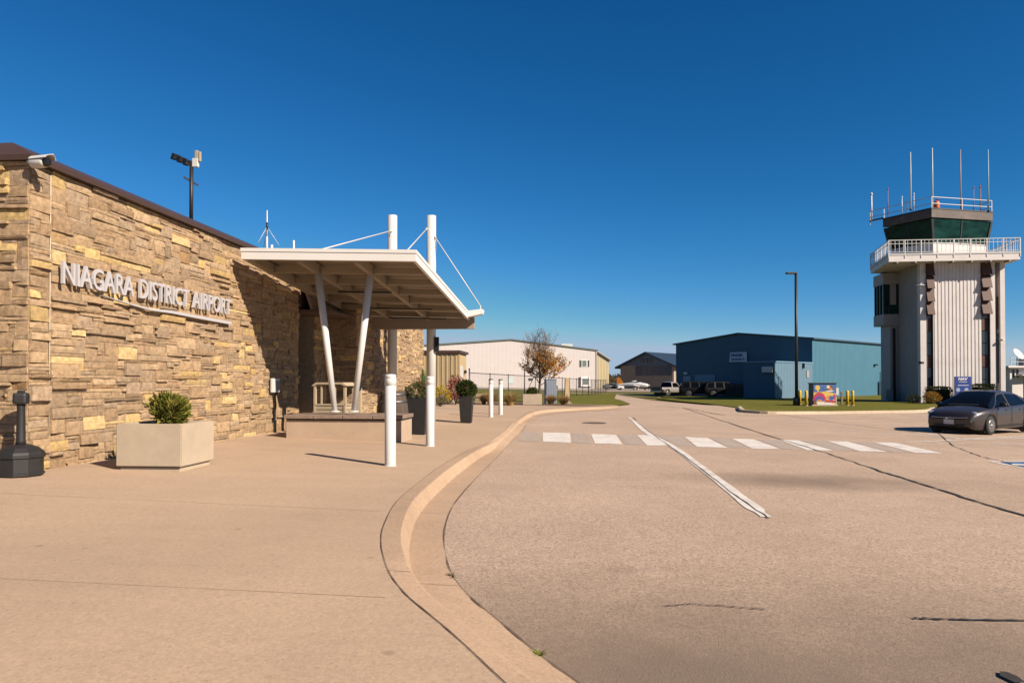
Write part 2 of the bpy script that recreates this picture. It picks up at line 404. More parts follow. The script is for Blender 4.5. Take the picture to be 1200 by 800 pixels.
rnd = random.Random(7)
struct('ground', sheet([(-1500, -60), (1500, -60), (1500, 4000), (-1500, 4000)], zr, -.07), m_field)
back = [(593, 800), (535, 746), (503, 719), (474, 694), (454, 665), (447, 633), (452, 611), (465, 588), (490, 566), (517, 546), (548, 528), (571, 519), (590, 506), (605, 492), (625, 481), (660, 478), (700, 476.2), (724, 475)]
gut = [(674, 800), (625, 764), (580, 726), (548, 699), (526, 669), (519, 633), (524, 606), (535, 586), (557, 561), (584, 534), (602, 514), (613, 503), (620, 494), (643, 485.5), (680, 482.2), (727, 480)]
B = [gnd(u, v, zs) for u, v in back]; G = [gnd(u, v, zr) for u, v in gut]
B = [B[0]+(B[0]-B[1])*6+Vector((.5, 0, 0)), B[0]+(B[0]-B[1])*2] + B; G = [G[0]+(G[0]-G[1])*6, G[0]+(G[0]-G[1])*2] + G
B = smooth_path([(p.x, p.y, 0) for p in B], 8); G = smooth_path([(p.x, p.y, 0) for p in G], 12)
G2 = []
k0 = 0
for p in B:
    k = min(range(k0, min(len(G), k0+60)), key=lambda i: (G[i]-p).length); k0 = k; G2.append(G[k])
walk_poly = [(p.x, p.y) for p in B] + [(6.0, 41.5), (-2, 40), (-30, 40), (-30, -8)]
struct('sidewalk', sheet(walk_poly, zs, 0), m_walk)
road = struct('road', sheet([(-9, -8), (75, -8), (75, 49), (14, 49), (12.3, 60), (13.4, 88), (22, 96), (7, 96), (9.5, 60), (6.5, 45), (-9, 45)], zr, 0), m_road)
# curb with gutter pan: level top, a face, then the pan sloping to the asphalt
bm = new(); prev = None
yA, yB = gnd(474, 694, zs).y, gnd(450, 650, zs).y
yC, yD, yE, yF = gnd(569, 519.5, zs).y, gnd(576, 514, zs).y, gnd(600, 496, zs).y, gnd(607, 490.5, zs).y
def curb_h(y):
    return interp([(yA, .0), (yB, 1), (yC, 1), (yD, .05), (yE, .05), (yF, 1), (90, 1)], y)
for i, (p, g) in enumerate(zip(B, G2)):
    h = curb_h(p.y); row = []
    a = zs(p.x); z0 = zr(g.x)+.006
    for t, z in ((0, a+.004), (.30, (a+.004)*h+(1-h)*(a*.72+z0*.28)), (.335, (a-.012)*h+(1-h)*(a*.68+z0*.32)), (.44, (z0+.012)*h+(1-h)*(a*.5+z0*.5)), (1, z0)):
        q = p.lerp(g, t); row.append(bm.verts.new((q.x, q.y, z)))
    if prev:
        for k in range(4):
            f = bm.faces.new((prev[k], row[k], row[k+1], prev[k+1])); f.smooth = k in (1,)
    prev = row
struct('curb', bm, m_curb)
def crack(name, pts, w, f=zr, dz=.010, jit=.5, wob=.03, n=14, m=None):
    P = []
    for a, b in zip(pts, pts[1:]):
        for k in range(n): P.append(Vector(a).lerp(Vector(b), k/n))
    P.append(Vector(pts[-1]))
    P = [q+Vector((rnd.gauss(0, wob), rnd.gauss(0, wob), 0)) for q in P]
    return struct(name, strip(P, w, f, dz, jit, rnd), m or m_joint)
struct('joint', strip([(p.x-.004, p.y) for p in B[::2]], .006, zs, .006, .5, rnd), m_edge)
struct('joint', strip([(p.x+.008, p.y) for p in G2[::2]], .011, zr, .010, .9, rnd), m_edge)
m_saw = mat('sawn concrete joint', (.57, .405, .272), .9, var=.3, scale=10)
for a, b in (((-20, 5.05), (-.72, 3.9)), ((-20, 8.0), (-1.2, 6.4)), ((-20, 2.3), (.1, 1.2)), ((-5.0, 11.6), (-1.3, 11.2)), ((-4.9, 15.6), (-.6, 15.1)), ((-4.5, 20), (.2, 19.5)), ((-4, 25), (1.5, 24.4)), ((-3.6, 30), (3, 29.3))):
    n = 16; P = [Vector((a[0], a[1], 0)).lerp(Vector((b[0], b[1], 0)), k/n) for k in range(n+1)]
    struct('walk_joint', strip([(q.x, q.y) for q in P], .005, zs, .004, .4, rnd), m_saw)
acc = 0
for i in range(1, len(B)):
    acc += (B[i]-B[i-1]).length
    if acc > 2.6 and 2 < B[i].y < 40:
        acc = 0; p, g = B[i], G2[i]; h = curb_h(p.y); a = zs(p.x); z0 = zr(g.x)+.006; dv = (B[i]-B[i-1]).normalized()*.004; bm = new(); pr_ = None
        for t, z in ((0, a+.004), (.30, (a+.004)*h+(1-h)*(a*.72+z0*.28)), (.335, (a-.012)*h+(1-h)*(a*.68+z0*.32)), (.44, (z0+.012)*h+(1-h)*(a*.5+z0*.5)), (1, z0)):
            q = p.lerp(g, t); row = (bm.verts.new((q.x-dv.x, q.y-dv.y, z+.004)), bm.verts.new((q.x+dv.x, q.y+dv.y, z+.004)))
            if pr_: bm.faces.new((pr_[0], row[0], row[1], pr_[1]))
            pr_ = row
        struct('curb_joint', bm, m_saw)
def G3(l, f=zr): return [gnd(u, v, f) for u, v in l]
crack('tar_crack', G3([(800, 477.5), (840, 491), (912, 514), (966, 530), (1025, 550), (1070, 564), (1130, 583), (1215, 609)]), .045, wob=.014, n=8)
crack('tar_crack', G3([(742, 489), (748, 496), (772, 514), (800, 533), (830, 556), (862, 581), (902, 608)]), .02, wob=.006, n=6)
crack('tar_crack', G3([(1096, 505), (1118, 523), (1150, 535), (1210, 549)]), .025, wob=.015)
crack('tar_crack', G3([(1072, 725.5), (1130, 727), (1260, 729)]), .022, wob=.004)
crack('tar_crack', G3([(778, 711), (812, 708.5), (850, 711), (897, 715)]), .010, wob=.006)
crack('tar_crack', G3([(905, 484), (990, 497), (1075, 507)]), .04, wob=.02)
crack('tar_crack', G3([(770, 475.5), (805, 478.5), (850, 487)]), .06, wob=.03)
struct('tar_patch', strip([(q.x, q.y) for q in G3([(1176, 789), (1182, 794), (1196, 802)])], [.03, .07, .05], zr, .012, .2, rnd), m_joint)
# painted markings
def mark(name, px, m, dz=.006):
    bm = new(); P = G3(px); quad(bm, [(p.x, p.y, p.z+dz) for p in P]); return struct(name, bm, m)
ST = [[(636, 506.6), (668, 507.5), (669, 519), (636, 517.4)], [(692.5, 508.4), (721.7, 509.3), (729.4, 520.6), (697, 519.6)], [(746.5, 509.7), (767, 510), (791.5, 522.3), (758, 521.8)],
      [(802, 512), (829, 513), (853, 524.6), (817, 523.7)], [(857.6, 513.8), (883, 514.7), (914.7, 526), (881, 525.5)], [(912.5, 515), (935, 516), (977.7, 528), (946, 527.3)],
      [(968.7, 516.5), (993.5, 517.4), (1040.7, 529.5), (1007, 528.6)], [(1023.6, 518.3), (1049.7, 519), (1105, 531.3), (1072, 530.4)]]
for q in ST: mark('crosswalk_stripe', q, m_paint)
for a, b in zip(ST, ST[1:]):
    mark('old_stripe', [(a[1][0]+3, a[1][1]), (b[0][0]-3, b[0][1]), (b[3][0]-3, b[3][1]), (a[2][0]+3, a[2][1])], m_black, .004)
mark('old_stripe', [(612, 506), (633, 506.6), (633, 517.4), (608, 516.6)], m_black, .004)
wl = G3([(737, 489), (744, 494), (757, 506), (791, 525), (822, 548), (846, 566), (870, 585), (898, 606)])
struct('lane_line', strip([(q.x, q.y) for q in smooth_path(wl, 6)], [.10]*6+[.16]*24+[.17]*7+[.2]*3+[.12]*3, zr, .007, .05, rnd), m_paint)
for l, wd in (([(916, 491), (1035, 490.5), (1120, 487.5)], .1), ([(918, 493.5), (1020, 499.5)], .1), ([(962, 501.5), (1050, 508), (1128, 514), (1210, 511)], .13),
              ([(1060, 518.2), (1130, 515), (1215, 513)], .11), ([(1095, 519), (1215, 521)], .09), ([(1160, 540.5), (1215, 540)], .1), ([(1160, 540.5), (1200, 548.5), (1230, 552)], .1), ([(1086, 508), (1128, 514)], .1)):
    struct('parking_line', strip([(q.x, q.y) for q in G3(l)], wd, zr, .006), m_paint)
mark('accessible_marking', [(1172, 541.6), (1232, 541), (1240, 550.5), (1202, 548)], m_bluep, .005)
mk = G3([(1188, 544.5)])[0]
bm = new(); lathe(bm, (mk.x+.1, mk.y-.05, mk.z+.008), [(.17, 0), (.17, .001), (.11, .002), (.11, .001)], 20); struct('accessible_symbol', bm, m_paint)
mh = G3([(696, 495.6)])[0]
bm = new(); lathe(bm, (mh.x, mh.y, mh.z+.001), [(.43, 0), (.43, .012), (.36, .013), (.35, .009), (.03, .01), (.01, .012)], 28)
tag(build('manhole_cover', bm, mat('rusty iron', (.16, .11, .08), .8, .3, var=.3, scale=20, bump=.5)), 'round iron manhole cover set in the driveway near the crosswalk', 'manhole cover')
# lawns with kerbs
LEFT_GRASS = [(3.2, 41.6), (6.2, 41.5), (8.0, 46), (9.0, 56), (9.3, 62), (13.5, 88), (-60, 88), (-60, 40.2), (-30, 40.2), (-2, 40.2)]
struct('lawn', sheet(LEFT_GRASS, lambda x: zs(x)-.015, 0), m_grass)
isl = G3([(868, 478.5), (870, 481.5), (876, 483.3), (908, 485), (960, 484.8), (1020, 484), (1080, 482.8), (1092, 479.5)])
far = [(48, 58), (70, 58), (70, 110), (36, 110), (26, 79.5), (17.6, 79.5)]
ll = G3([(769, 467.5), (800, 470.8), (839, 474.5)])
rim = smooth_path([(p.x, p.y, 0) for p in isl], 5)
lawn_poly = [(p.x, p.y) for p in rim] + far + [(p.x, p.y) for p in ll]
struct('lawn', sheet(lawn_poly, zr, .05), m_grass)
bm = new(); prev = None
for i, p in enumerate(rim):
    a = rim[max(0, i-1)]; b = rim[min(len(rim)-1, i+1)]; d = (b-a).normalized(); nn = Vector((d.y, -d.x, 0)); z = zr(p.x)
    row = [bm.verts.new((p+nn*o).to_2d().to_3d()+Vector((0, 0, z+h))) for o, h in ((-.08, .04), (-.06, .14), (.12, .15), (.17, .135), (.2, -.05))]
    if prev:
        for k in range(4): bm.faces.new((prev[k], row[k], row[k+1], prev[k+1]))
    prev = row
struct('curb', bm, m_pale)
struct('apron', sheet([(-200, 120), (200, 120), (200, 190), (-200, 190)], zr, -.02), m_apron)
struct('taxiway', sheet([(12.6, 90), (34, 90), (34, 97), (12.6, 97)], zr, .004), m_apron)
bed = [(-9, 36.2), (-1.2, 36.2), (4.0, 37.8), (5.9, 40.6), (-2, 39.6), (-9, 39.6)]
struct('planting_bed', sheet(bed, zs, .008), m_mulch)
# ================================================================= terminal building
U = Vector((.0891, .996, 0)).normalized(); NN = Vector((U.y, -U.x, 0)); UZ = Vector((0, 0, 1))
W0 = Vector((-5.77, 8.14, 0)); WA = math.atan2(U.y, U.x)
def W(s, n=0.0, z=0.0): return W0+U*s+NN*n+UZ*z
m_stone = attr_mat('split face sandstone', .9, .26, 17, .5, 70)
m_mortar = mat('pale mortar', (.42, .33, .23), .95, var=.2, scale=10)
m_brown = mat('brown sheet metal', (.088, .050, .038), .45, .0, var=.08, scale=2)
m_white = mat('white painted steel', (.80, .78, .75), .42, var=.03, scale=2, dirt=(.6, .55, .48), dscale=1.4, damt=.25)
m_dark = mat('black powder coat', (.016, .016, .018), .5, var=.2, scale=6)
m_glassd = mat('dark window glass', (.012, .014, .016), .06, var=0, spec=.6)
m_beige = mat('beige painted timber', (.55, .44, .30), .7, var=.1, scale=5)
m_conc = mat('smooth cast concrete', (.60, .48, .345), .85, var=.10, scale=3, bump=.15, bscale=50, dirt=(.38, .33, .27), dscale=2.0, damt=.4)
TAN = [(0.479, 0.321, 0.189), (0.506, 0.347, 0.209), (0.451, 0.308, 0.187), (0.522, 0.358, 0.209), (0.473, 0.341, 0.226), (0.429, 0.303, 0.193), (0.550, 0.385, 0.233), (0.495, 0.336, 0.198)]
YEL = [(.70, .485, .215), (.64, .445, .20), (.73, .525, .26)]
ORA = [(.47, .285, .14), (.48, .31, .16)]
def stonework(bm, org, eu, en, L, H, seed, cu=.05, ch=.046, holes=()):
    """random ashlar: blocks of one to four courses, each with its own depth and rocky face"""
    rd = random.Random(seed); lay = tint_layer(bm)
    nu, nh = int(L/cu+.5), int(H/ch+.5); used = [[False]*nu for _ in range(nh)]
    cu = L/nu; ch = H/nh
    for (a, b, c, d) in holes:
        for j in range(nh):
            for i in range(nu):
                if a < (i+.5)*cu < b and c < (j+.5)*ch < d: used[j][i] = True
    def face(u0, u1, z0, z1, col):
        dep = rd.choice((.010, .014, .02, .026, .034, .052))*rd.uniform(.7, 1.25); g = .0028; u0 += g; u1 -= g; z0 += g; z1 -= g
        nx = max(2, min(6, int((u1-u0)/.09)+1)); nz = max(2, min(4, int((z1-z0)/.06)+1)); sd = rd.uniform(0, 90)
        tu, tz = rd.uniform(-.016, .016), rd.uniform(-.02, .02); grid = []
        for j in range(nz+1):
            row = []
            for i in range(nx+1):
                a, b = i/nx, j/nz; edge = i in (0, nx) or j in (0, nz)
                u = u0+(u1-u0)*a; z = z0+(z1-z0)*b
                h = dep+tu*(a-.5)*2+tz*(b-.5)+noise.noise(Vector((u*9+sd, z*9, sd)))*.009 - (.005 if edge else 0)
                jit = 0 if not edge else rd.uniform(-.002, .002)
                row.append(bm.verts.new(org+eu*(u+jit)+en*max(.004, h)+UZ*(z+jit)))
            grid.append(row)
        fs = []
        for j in range(nz):
            for i in range(nx): fs.append(bm.faces.new((grid[j][i], grid[j][i+1], grid[j+1][i+1], grid[j+1][i])))
        ring = [grid[0][i] for i in range(nx+1)]+[grid[j][nx] for j in range(1, nz+1)]+[grid[nz][i] for i in range(nx-1, -1, -1)]+[grid[j][0] for j in range(nz-1, 0, -1)]
        bk = [bm.verts.new(v.co-en*((v.co-org).dot(en)+.03)) for v in ring]
        for k in range(len(ring)):
            k2 = (k+1) % len(ring); fs.append(bm.faces.new((ring[k2], ring[k], bk[k], bk[k2])))
        for f in fs:
            for l in f.loops: l[lay] = (*col, 1)
    for j in range(nh):
        i = 0
        while i < nu:
            if used[j][i]: i += 1; continue
            hh = rd.choices((1, 2, 3, 4), (.46, .30, .15, .09))[0]
            ww = int(rd.uniform(.18, .85)/cu) if hh < 3 else int(rd.uniform(.22, .55)/cu)
            run = 0
            while i+run < nu and not used[j][i+run] and run < ww: run += 1
            if run < ww and run < 3: hh = 1
            if i+run < nu and i+run+2 >= nu: run = nu-i if not any(used[j][i:nu]) else run
            hh = min(hh, nh-j)
            while hh > 1 and any(used[j+q][i+p] for q in range(hh) for p in range(run)): hh -= 1
            for q in range(hh):
                for p in range(run): used[j+q][i+p] = True
            t = rd.random(); big = hh >= 2
            col = rd.choice(YEL) if t < (.14 if big else .025) else rd.choice(ORA) if t < (.16 if big else .07) else rd.choice(TAN)
            b = rd.uniform(.88, 1.13); face(i*cu, (i+run)*cu, j*ch, (j+hh)*ch, tuple(x*b for x in col))
            i += run
term = thing('terminal_building', 'tan and yellow split stone airport terminal with brown metal eaves on the left', 'building', (W0.x, W0.y, 0), WA)
ZB, ZT = .50, 4.32
bm = new(); stonework(bm, W(.325, 0, ZB), U, NN, 8.0-.325, ZT-ZB, 3); stonework(bm, W(0, 0, ZB), U, NN, .305, ZT-ZB, 5)
stonework(bm, W(0, -3.2, ZB), NN, -U, 3.2, ZT-ZB, 8)
stonework(bm, W(8.0, 0, ZB), -NN, U, 2.6, ZT-ZB, 11)
o = build('stone_wall', bm, m_stone, term, world=True)
bm = new()
for s0, s1 in ((.0, 8.0),): box(bm, W(4.0, -.15, (ZB+ZT)/2-.1), (8.0-.002, .292, ZT-ZB+.2), WA)
box(bm, W(.15, -5.15, (ZB+ZT)/2-.1), (.29, 9.7, ZT-ZB+.2), WA)
build('wall_core', bm, m_mortar, term, world=True)
bm = new(); tube(bm, [W(.315, .012, ZB), W(.315, .012, 4.3)], .007, 6); build('expansion_joint', bm, mat('pale sealant', (.66, .55, .42), .8, var=.1), term, world=True)
# projecting bay beyond the entrance
bm = new(); stonework(bm, W(9.9, 0, ZB), NN, -U, .8, ZT-ZB-.12, 21); stonework(bm, W(9.9, .8, ZB), U, NN, 8.0, ZT-ZB-.12, 23); stonework(bm, W(9.0, 0, ZB), U, NN, .9, ZT-ZB-.9, 25)
build('stone_bay', bm, m_stone, term, world=True)
bm = new(); box(bm, W(13.9, -.9, (ZB+ZT)/2-.16), (7.994, 3.392, ZT-ZB+.08), WA); box(bm, W(9.45, -.3, 2.0), (.89, .592, 3.2), WA); build('bay_core', bm, m_mortar, term, world=True)
bm = new(); box(bm, W(13.9, -.9, ZT-.02), (8.2, 3.6, .13), WA, .01); build('bay_roof', bm, m_brown, term, world=True)
# recessed glazed entrance
bm = new(); box(bm, W(8.5, -.95, 2.0), (.99, .1, 3.1), WA); g = build('entrance_door', bm, mat('unlit door glass', (.006, .006, .007), .35, var=0, spec=.15), term, world=True)
bm = new()
for s in (8.06, 8.5, 8.94): bar(bm, W(s, -.87, .6), W(s, -.87, 3.4), .06, .08)
bar(bm, W(8.05, -.865, 2.72), W(8.95, -.865, 2.72), .08, .07)
build('door_frame', bm, m_dark, g, world=True)
bm = new(); box(bm, W(8.95, .10, 3.37), (1.86, 1.3, .06), WA); build('soffit', bm, mat('dark brown soffit', (.16, .10, .07), .7, var=.1), term, world=True)
# brown lapped cladding over the entrance
m_clad = mat('brown lapped cladding', (.44, .31, .24), .7, var=.12, scale=4, stretch=(.4, .4, 3))
bm = new(); z = 3.41
while z < 4.28:
    h = min(.118, 4.30-z)
    o_ = .30*(4.3-z)/.88; o2 = .30*(4.3-z-h)/.88; prism(bm, [W(8.08, o_-.03, z), W(8.08, o_+.05, z), W(8.08, o2+.03, z+h), W(8.08, o2-.03, z+h)], U*1.80); z += .12
build('entrance_cladding', bm, m_clad, term, world=True)
bm = new(); box(bm, W(8.95, -.05, 3.86), (1.87, .12, .87), WA); build('header', bm, mat('dark brown soffit', (.16, .10, .07), .7, var=.1), term, world=True)
# roof: drip edge, sloping brown metal and flat deck
bm = new()
def ring(s0, s1, n0, n1, z): return [bm.verts.new(W(a, b, z)) for a, b in ((s0, n1), (s1, n1), (s1, n0), (s0, n0))]
rs = [ring(-.10, 16.6, -11.1, .10, 4.325), ring(-.11, 16.61, -11.1, .11, 4.385), ring(.09, 16.2, -10.7, -.30, 4.60), ring(.14, 16.16, -10.6, -.34, 4.52)]
for a, b in zip(rs, rs[1:]):
    for k in range(4): bm.faces.new((a[k], a[(k+1) % 4], b[(k+1) % 4], b[k]))
bm.faces.new(rs[0][::-1]); bm.faces.new(rs[-1])
build('roof', bm, m_brown, term, world=True)
# meter box on the wall
bx = thing('wall_panel', 'white electrical panel on the shaded stone wall beside the bench', 'panel', W(6.55, .07, 1.45), WA)
bm = new(); box(bm, (0, -.035, .17), (.36, .05, .30), bev=.008); build('cabinet', bm, m_white, bx)
bm = new(); box(bm, (.08, -.064, .16), (.15, .010, .20), bev=.003); build('door', bm, mat('grey plastic', (.30, .29, .27), .5, var=.05), bx)
bm = new(); tube(bm, [(0.02, -.03, 0), (.03, -.03, -.3), (.0, -.03, -.6), (.03, -.02, -.84)], .012, 8); build('conduit', bm, m_dark, bx)
# lettering
m_alu = mat('brushed aluminium letters', (.74, .71, .73), .42, .2, var=.06, scale=30, stretch=(1, 1, 20))
sg = thing('wall_lettering', 'raised silver letters NIAGARA DISTRICT AIRPORT on the sunlit stone wall', 'lettering', W(.5, .08, 2.9), WA)
WORDS = (('NIAGARA', 70, 154, 2.925), ('DISTRICT', 161, 219, 2.93), ('AIRPORT', 223.6, 268.5, 2.94))
def s_of(px): return (5138/(671.6-px)-8.14)/.996
for wd, p0, p1, zb in WORDS:
    b = text_mesh(wd, 1, .018, .008)
    H = .29
    fit_text(b, s_of(p0), s_of(p1), zb, zb+H, W(0, .10, 0), U, UZ)
    # one mesh per letter
    seen = set(); b.verts.ensure_lookup_table(); isl = []
    for v in b.verts:
        if v in seen: continue
        st = [v]; comp = []; seen.add(v)
        while st:
            q = st.pop(); comp.append(q)
            for e in q.link_edges:
                r_ = e.other_vert(q)
                if r_ not in seen: seen.add(r_); st.append(r_)
        isl.append(comp)
    for comp in isl:
        nb = new(); mp = {v: nb.verts.new(v.co) for v in comp}; cs = set(comp)
        for f in b.faces:
            if f.verts[0] in cs: nb.faces.new([mp[v] for v in f.verts])
        build('letter', nb, m_alu, sg, world=True)
    b.free()
bm = new()
pts = [(118, .2, .006), (150, .06, .016), (175, -.02, .03), (200, .03, .045), (235, .0, .05), (270, -.015, .055)]
P = [(W(s_of(p), .10, 2.80+dz*.35), t) for p, dz, t in pts]; prev = None
for (q, t) in P:
    row = [bm.verts.new(q+UZ*t*.5-NN*.0), bm.verts.new(q-UZ*t*.5), bm.verts.new(q-UZ*t*.5-NN*.05), bm.verts.new(q+UZ*t*.5-NN*.05)]
    if prev:
        for k in range(4): bm.faces.new((prev[k], prev[(k+1) % 4], row[(k+1) % 4], row[k]))
    else: bm.faces.new(row)
    prev = row
bm.faces.new(prev[::-1]); build('underline', bm, m_alu, sg, world=True)
# camera under the eaves
p = at(50, 190, 8.02)
cm = thing('security_camera', 'white security camera with dark lens under the terminal roof corner', 'security camera', p, R(-14))
bm = new(); tube(bm, [(-.15, 0, .0), (-.145, 0, 0), (-.13, 0, 0), (.02, 0, 0), (.05, 0, 0)], [.045, .062, .068, .066, .058], 18); build('housing', bm, m_white, cm)
bm = new(); ellipsoid(bm, (.05, 0, -.008), (.062, .054, .054)); build('lens', bm, m_glassd, cm)
bm = new()
prev = None
for k in range(9):
    t = R(20+k*17.5); y, z = .074*math.cos(t), .074*math.sin(t)
    row = [bm.verts.new((-.13, y, z)), bm.verts.new((.16-.05*abs(math.cos(t)), y*1.02, z)), bm.verts.new((.16-.05*abs(math.cos(t)), y*1.1, z*1.08)), bm.verts.new((-.13, y*1.08, z*1.08))]
    if prev:
        for a in range(4): bm.faces.new((prev[a], row[a], row[(a+1) % 4], prev[(a+1) % 4]))
    prev = row
build('sun_shield', bm, m_white, cm)
bm = new(); tube(bm, [(-.15, 0, 0), (-.22, .02, .03), (-.26, .1, .08)], .03, 10); build('bracket', bm, m_white, cm)
# floodlights on the roof
fl = thing('roof_floodlight_mast', 'dark mast with three floodlights and white box on the terminal roof', 'floodlight', W(4.35, -.52, 4.5), WA)
bm = new(); tube(bm, [(0, 0, 0), (0, 0, 1.25)], .033, 12); build('pole', bm, m_dark, fl)
bm = new(); bar(bm, (-.05, .12, .95), (.06, -.1, .82), .03, .03); build('bracket', bm, m_dark, fl)
bm = new(); bar(bm, (-.05, .28, 1.32), (.0, -.06, 1.18), .03, .03); build('lamp_arm', bm, m_dark, fl)
for k in range(3):
    bm = new(); c = Vector((.0, .30-k*.115, 1.34-k*.055)); box(bm, c, (.15, .085, .10), R(-15), .015, M=Matrix.Rotation(R(-15), 3, 'Z') @ Matrix.Rotation(R(18), 3, 'X')); box(bm, c+Vector((-.06, 0, -.05)), (.10, .08, .03), R(-15), .005)
    build('lamp_head', bm, m_dark, fl)
bm = new(); box(bm, (0, -.08, 1.22), (.06, .11, .16), 0, .01); build('radio_box', bm, m_white, fl)
bm = new(); box(bm, (0, -.10, 1.37), (.05, .06, .15), 0, .01); box(bm, (0, -.16, 1.33), (.05, .04, .18), 0, .01); build('antenna_panel', bm, mat('yellowed plastic', (.5, .42, .28), .5, var=.1), fl)
an = thing('roof_antenna', 'thin white whip antenna with stays on the roof above the canopy', 'antenna', W(7.9, -.72, 4.5), WA)
bm = new(); tube(bm, [(0, 0, 0), (0, 0, .62)], .022, 10); tube(bm, [(0, 0, .62), (0, 0, 1.24)], [.018, .012], 8); build('mast', bm, m_white, an)
bm = new(); tube(bm, [(0, 0, .78), (0, 0, .95)], .026, 8); build('collar', bm, m_dark, an)
bm = new(); tube(bm, [(0, -.12, 0), (0, -.12, .42)], .03, 8); bar(bm, (0, .04, .27), (0, -.16, .27), .03, .03); build('side_tube', bm, m_white, an)
bm = new()
for a in (40, 160, 280): tube(bm, [(0, 0, .85), (.28*math.cos(R(a)), .28*math.sin(R(a)), .42)], .006, 5)
build('stay', bm, m_white, an)

# ================================================================= entrance canopy
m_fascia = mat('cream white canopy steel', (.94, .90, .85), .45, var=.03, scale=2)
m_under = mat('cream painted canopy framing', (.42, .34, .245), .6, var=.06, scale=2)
CA = Vector((-5.09, 12.8, 0)); cex = NN; cey = U
def top_z(x, y): return EYE+2.505-.028*x-.0765*y            # canopy plane, falling away and outward
def K(x, y, dz=0.0): return CA+cex*x+cey*y+UZ*(top_z(x, y)+dz)
CW, CL = 3.34, 6.5
cp = thing('entrance_canopy', 'flat cream steel canopy hung from two white masts over the terminal entrance', 'canopy', (CA.x, CA.y, 0), WA)
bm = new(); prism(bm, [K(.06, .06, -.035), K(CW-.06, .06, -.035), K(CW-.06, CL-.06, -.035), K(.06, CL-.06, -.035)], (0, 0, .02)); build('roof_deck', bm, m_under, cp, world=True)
def kb(bm, a, b, wd, dz0, dz1):
    """beam following the canopy plane from a=(x,y) to b, between two depths"""
    d = Vector((b[0]-a[0], b[1]-a[1])).normalized(); q = Vector((-d.y, d.x))*wd/2
    v = [[K(p[0]+s*q.x, p[1]+s*q.y, z) for s, z in ((-1, dz0), (1, dz0), (1, dz1), (-1, dz1))] for p in (a, b)]
    A = [bm.verts.new(x) for x in v[0]]; Bv = [bm.verts.new(x) for x in v[1]]
    bm.faces.new(A); bm.faces.new(Bv[::-1])
    for k in range(4): bm.faces.new((A[k], A[(k+1) % 4], Bv[(k+1) % 4], Bv[k]))
for a, b in (((0, .03), (CW, .03)), ((.03, .063), (.03, CL)), ((CW-.03, .063), (CW-.03, CL))):
    bm = new(); kb(bm, a, b, .06, 0, -.205); build('fascia', bm, m_fascia, cp, world=True)
    bm = new(); dd = .036 if a[0] == b[0] else 0
    if a[1] == b[1]: kb(bm, (a[0]-.01, a[1]-.036), (b[0]+.01, b[1]-.036), .012, .004, -.06)
    else:
        sx = -1 if a[0] < 1 else 1; kb(bm, (a[0]+sx*.036, a[1]-.07), (b[0]+sx*.036, b[1]), .012, .004, -.06)
    build('drip_edge', bm, m_fascia, cp, world=True)
for x in (1.11, 2.2):
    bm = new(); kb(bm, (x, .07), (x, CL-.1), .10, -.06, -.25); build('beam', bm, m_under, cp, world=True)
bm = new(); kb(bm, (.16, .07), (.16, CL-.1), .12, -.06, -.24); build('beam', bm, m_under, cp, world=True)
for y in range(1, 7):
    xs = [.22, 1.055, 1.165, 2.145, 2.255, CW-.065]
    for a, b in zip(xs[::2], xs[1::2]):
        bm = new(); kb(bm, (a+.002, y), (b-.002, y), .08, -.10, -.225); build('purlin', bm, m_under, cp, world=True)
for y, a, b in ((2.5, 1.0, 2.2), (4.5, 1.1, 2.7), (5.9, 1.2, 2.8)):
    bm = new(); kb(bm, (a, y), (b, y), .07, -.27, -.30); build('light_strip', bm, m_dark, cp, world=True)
# transfer beam and masts at the back
bm = new(); a = K(-.35, CL+.05); b = K(CW+.12, CL+.05); za = EYE+1.475
prism(bm, [Vector((a.x, a.y, za)), Vector((b.x, b.y, za)), Vector((b.x, b.y, za+.42)), Vector((a.x, a.y, za+.42))], U*.16); build('transfer_beam', bm, m_under, cp, world=True)
bm = new(); prism(bm, [K(CW-.1, CL-.35, -.20), K(CW+.40, CL-.30, -.07), K(CW+.42, CL-.30, .03), K(CW+.40, CL-.30, .06), K(CW-.1, CL-.35, -.02)], U*.3); build('outrigger', bm, m_fascia, cp, world=True)
bm = new(); box(bm, K(CW+.33, CL-.15, .11), (.06, .03, .14), WA, .008); build('anchor', bm, m_white, cp, world=True)
M1 = Vector((-3.43, 19.55, 0)); M2 = Vector((-2.30, 19.42, 0))
MT = []
for q in (M1, M2):
    zt = EYE+4.76 if q is M1 else EYE+4.72
    bm = new(); tube(bm, [(q.x, q.y, zs(q.x)-.05), (q.x, q.y, zt)], .133, 28); build('mast', bm, m_white, cp, world=True)
for a, b in ((Vector((M1.x, M1.y-.13, EYE+4.30)), K(.5, .8, .0)), (Vector((M2.x+.1, M2.y-.08, EYE+4.12)), K(CW+.33, CL-.15, .16)), (Vector((M2.x-.12, M2.y-.05, EYE+4.35)), K(2.5, 1.4, 0))):
    bm = new(); tube(bm, [a, b], .016, 8); tube(bm, [a.lerp(b, .0), a.lerp(b, .03)], .028, 8); build('tie_rod', bm, m_white, cp, world=True)
bm = new(); q = K(.62, .95, 0); tube(bm, [q, q+UZ*.42], .02, 8); build('vent_pipe', bm, m_white, cp, world=True)
bm = new(); box(bm, Vector((M2.x+.17, M2.y-.1, EYE+1.05)), (.09, .12, .42), WA, .01); build('speaker_box', bm, m_dark, cp, world=True)
PB = [(at(392.5, 488, 13.62), K(1.11, 1.0, -.24)), (at(414.5, 490, 13.62), K(2.18, 1.0, -.24))]
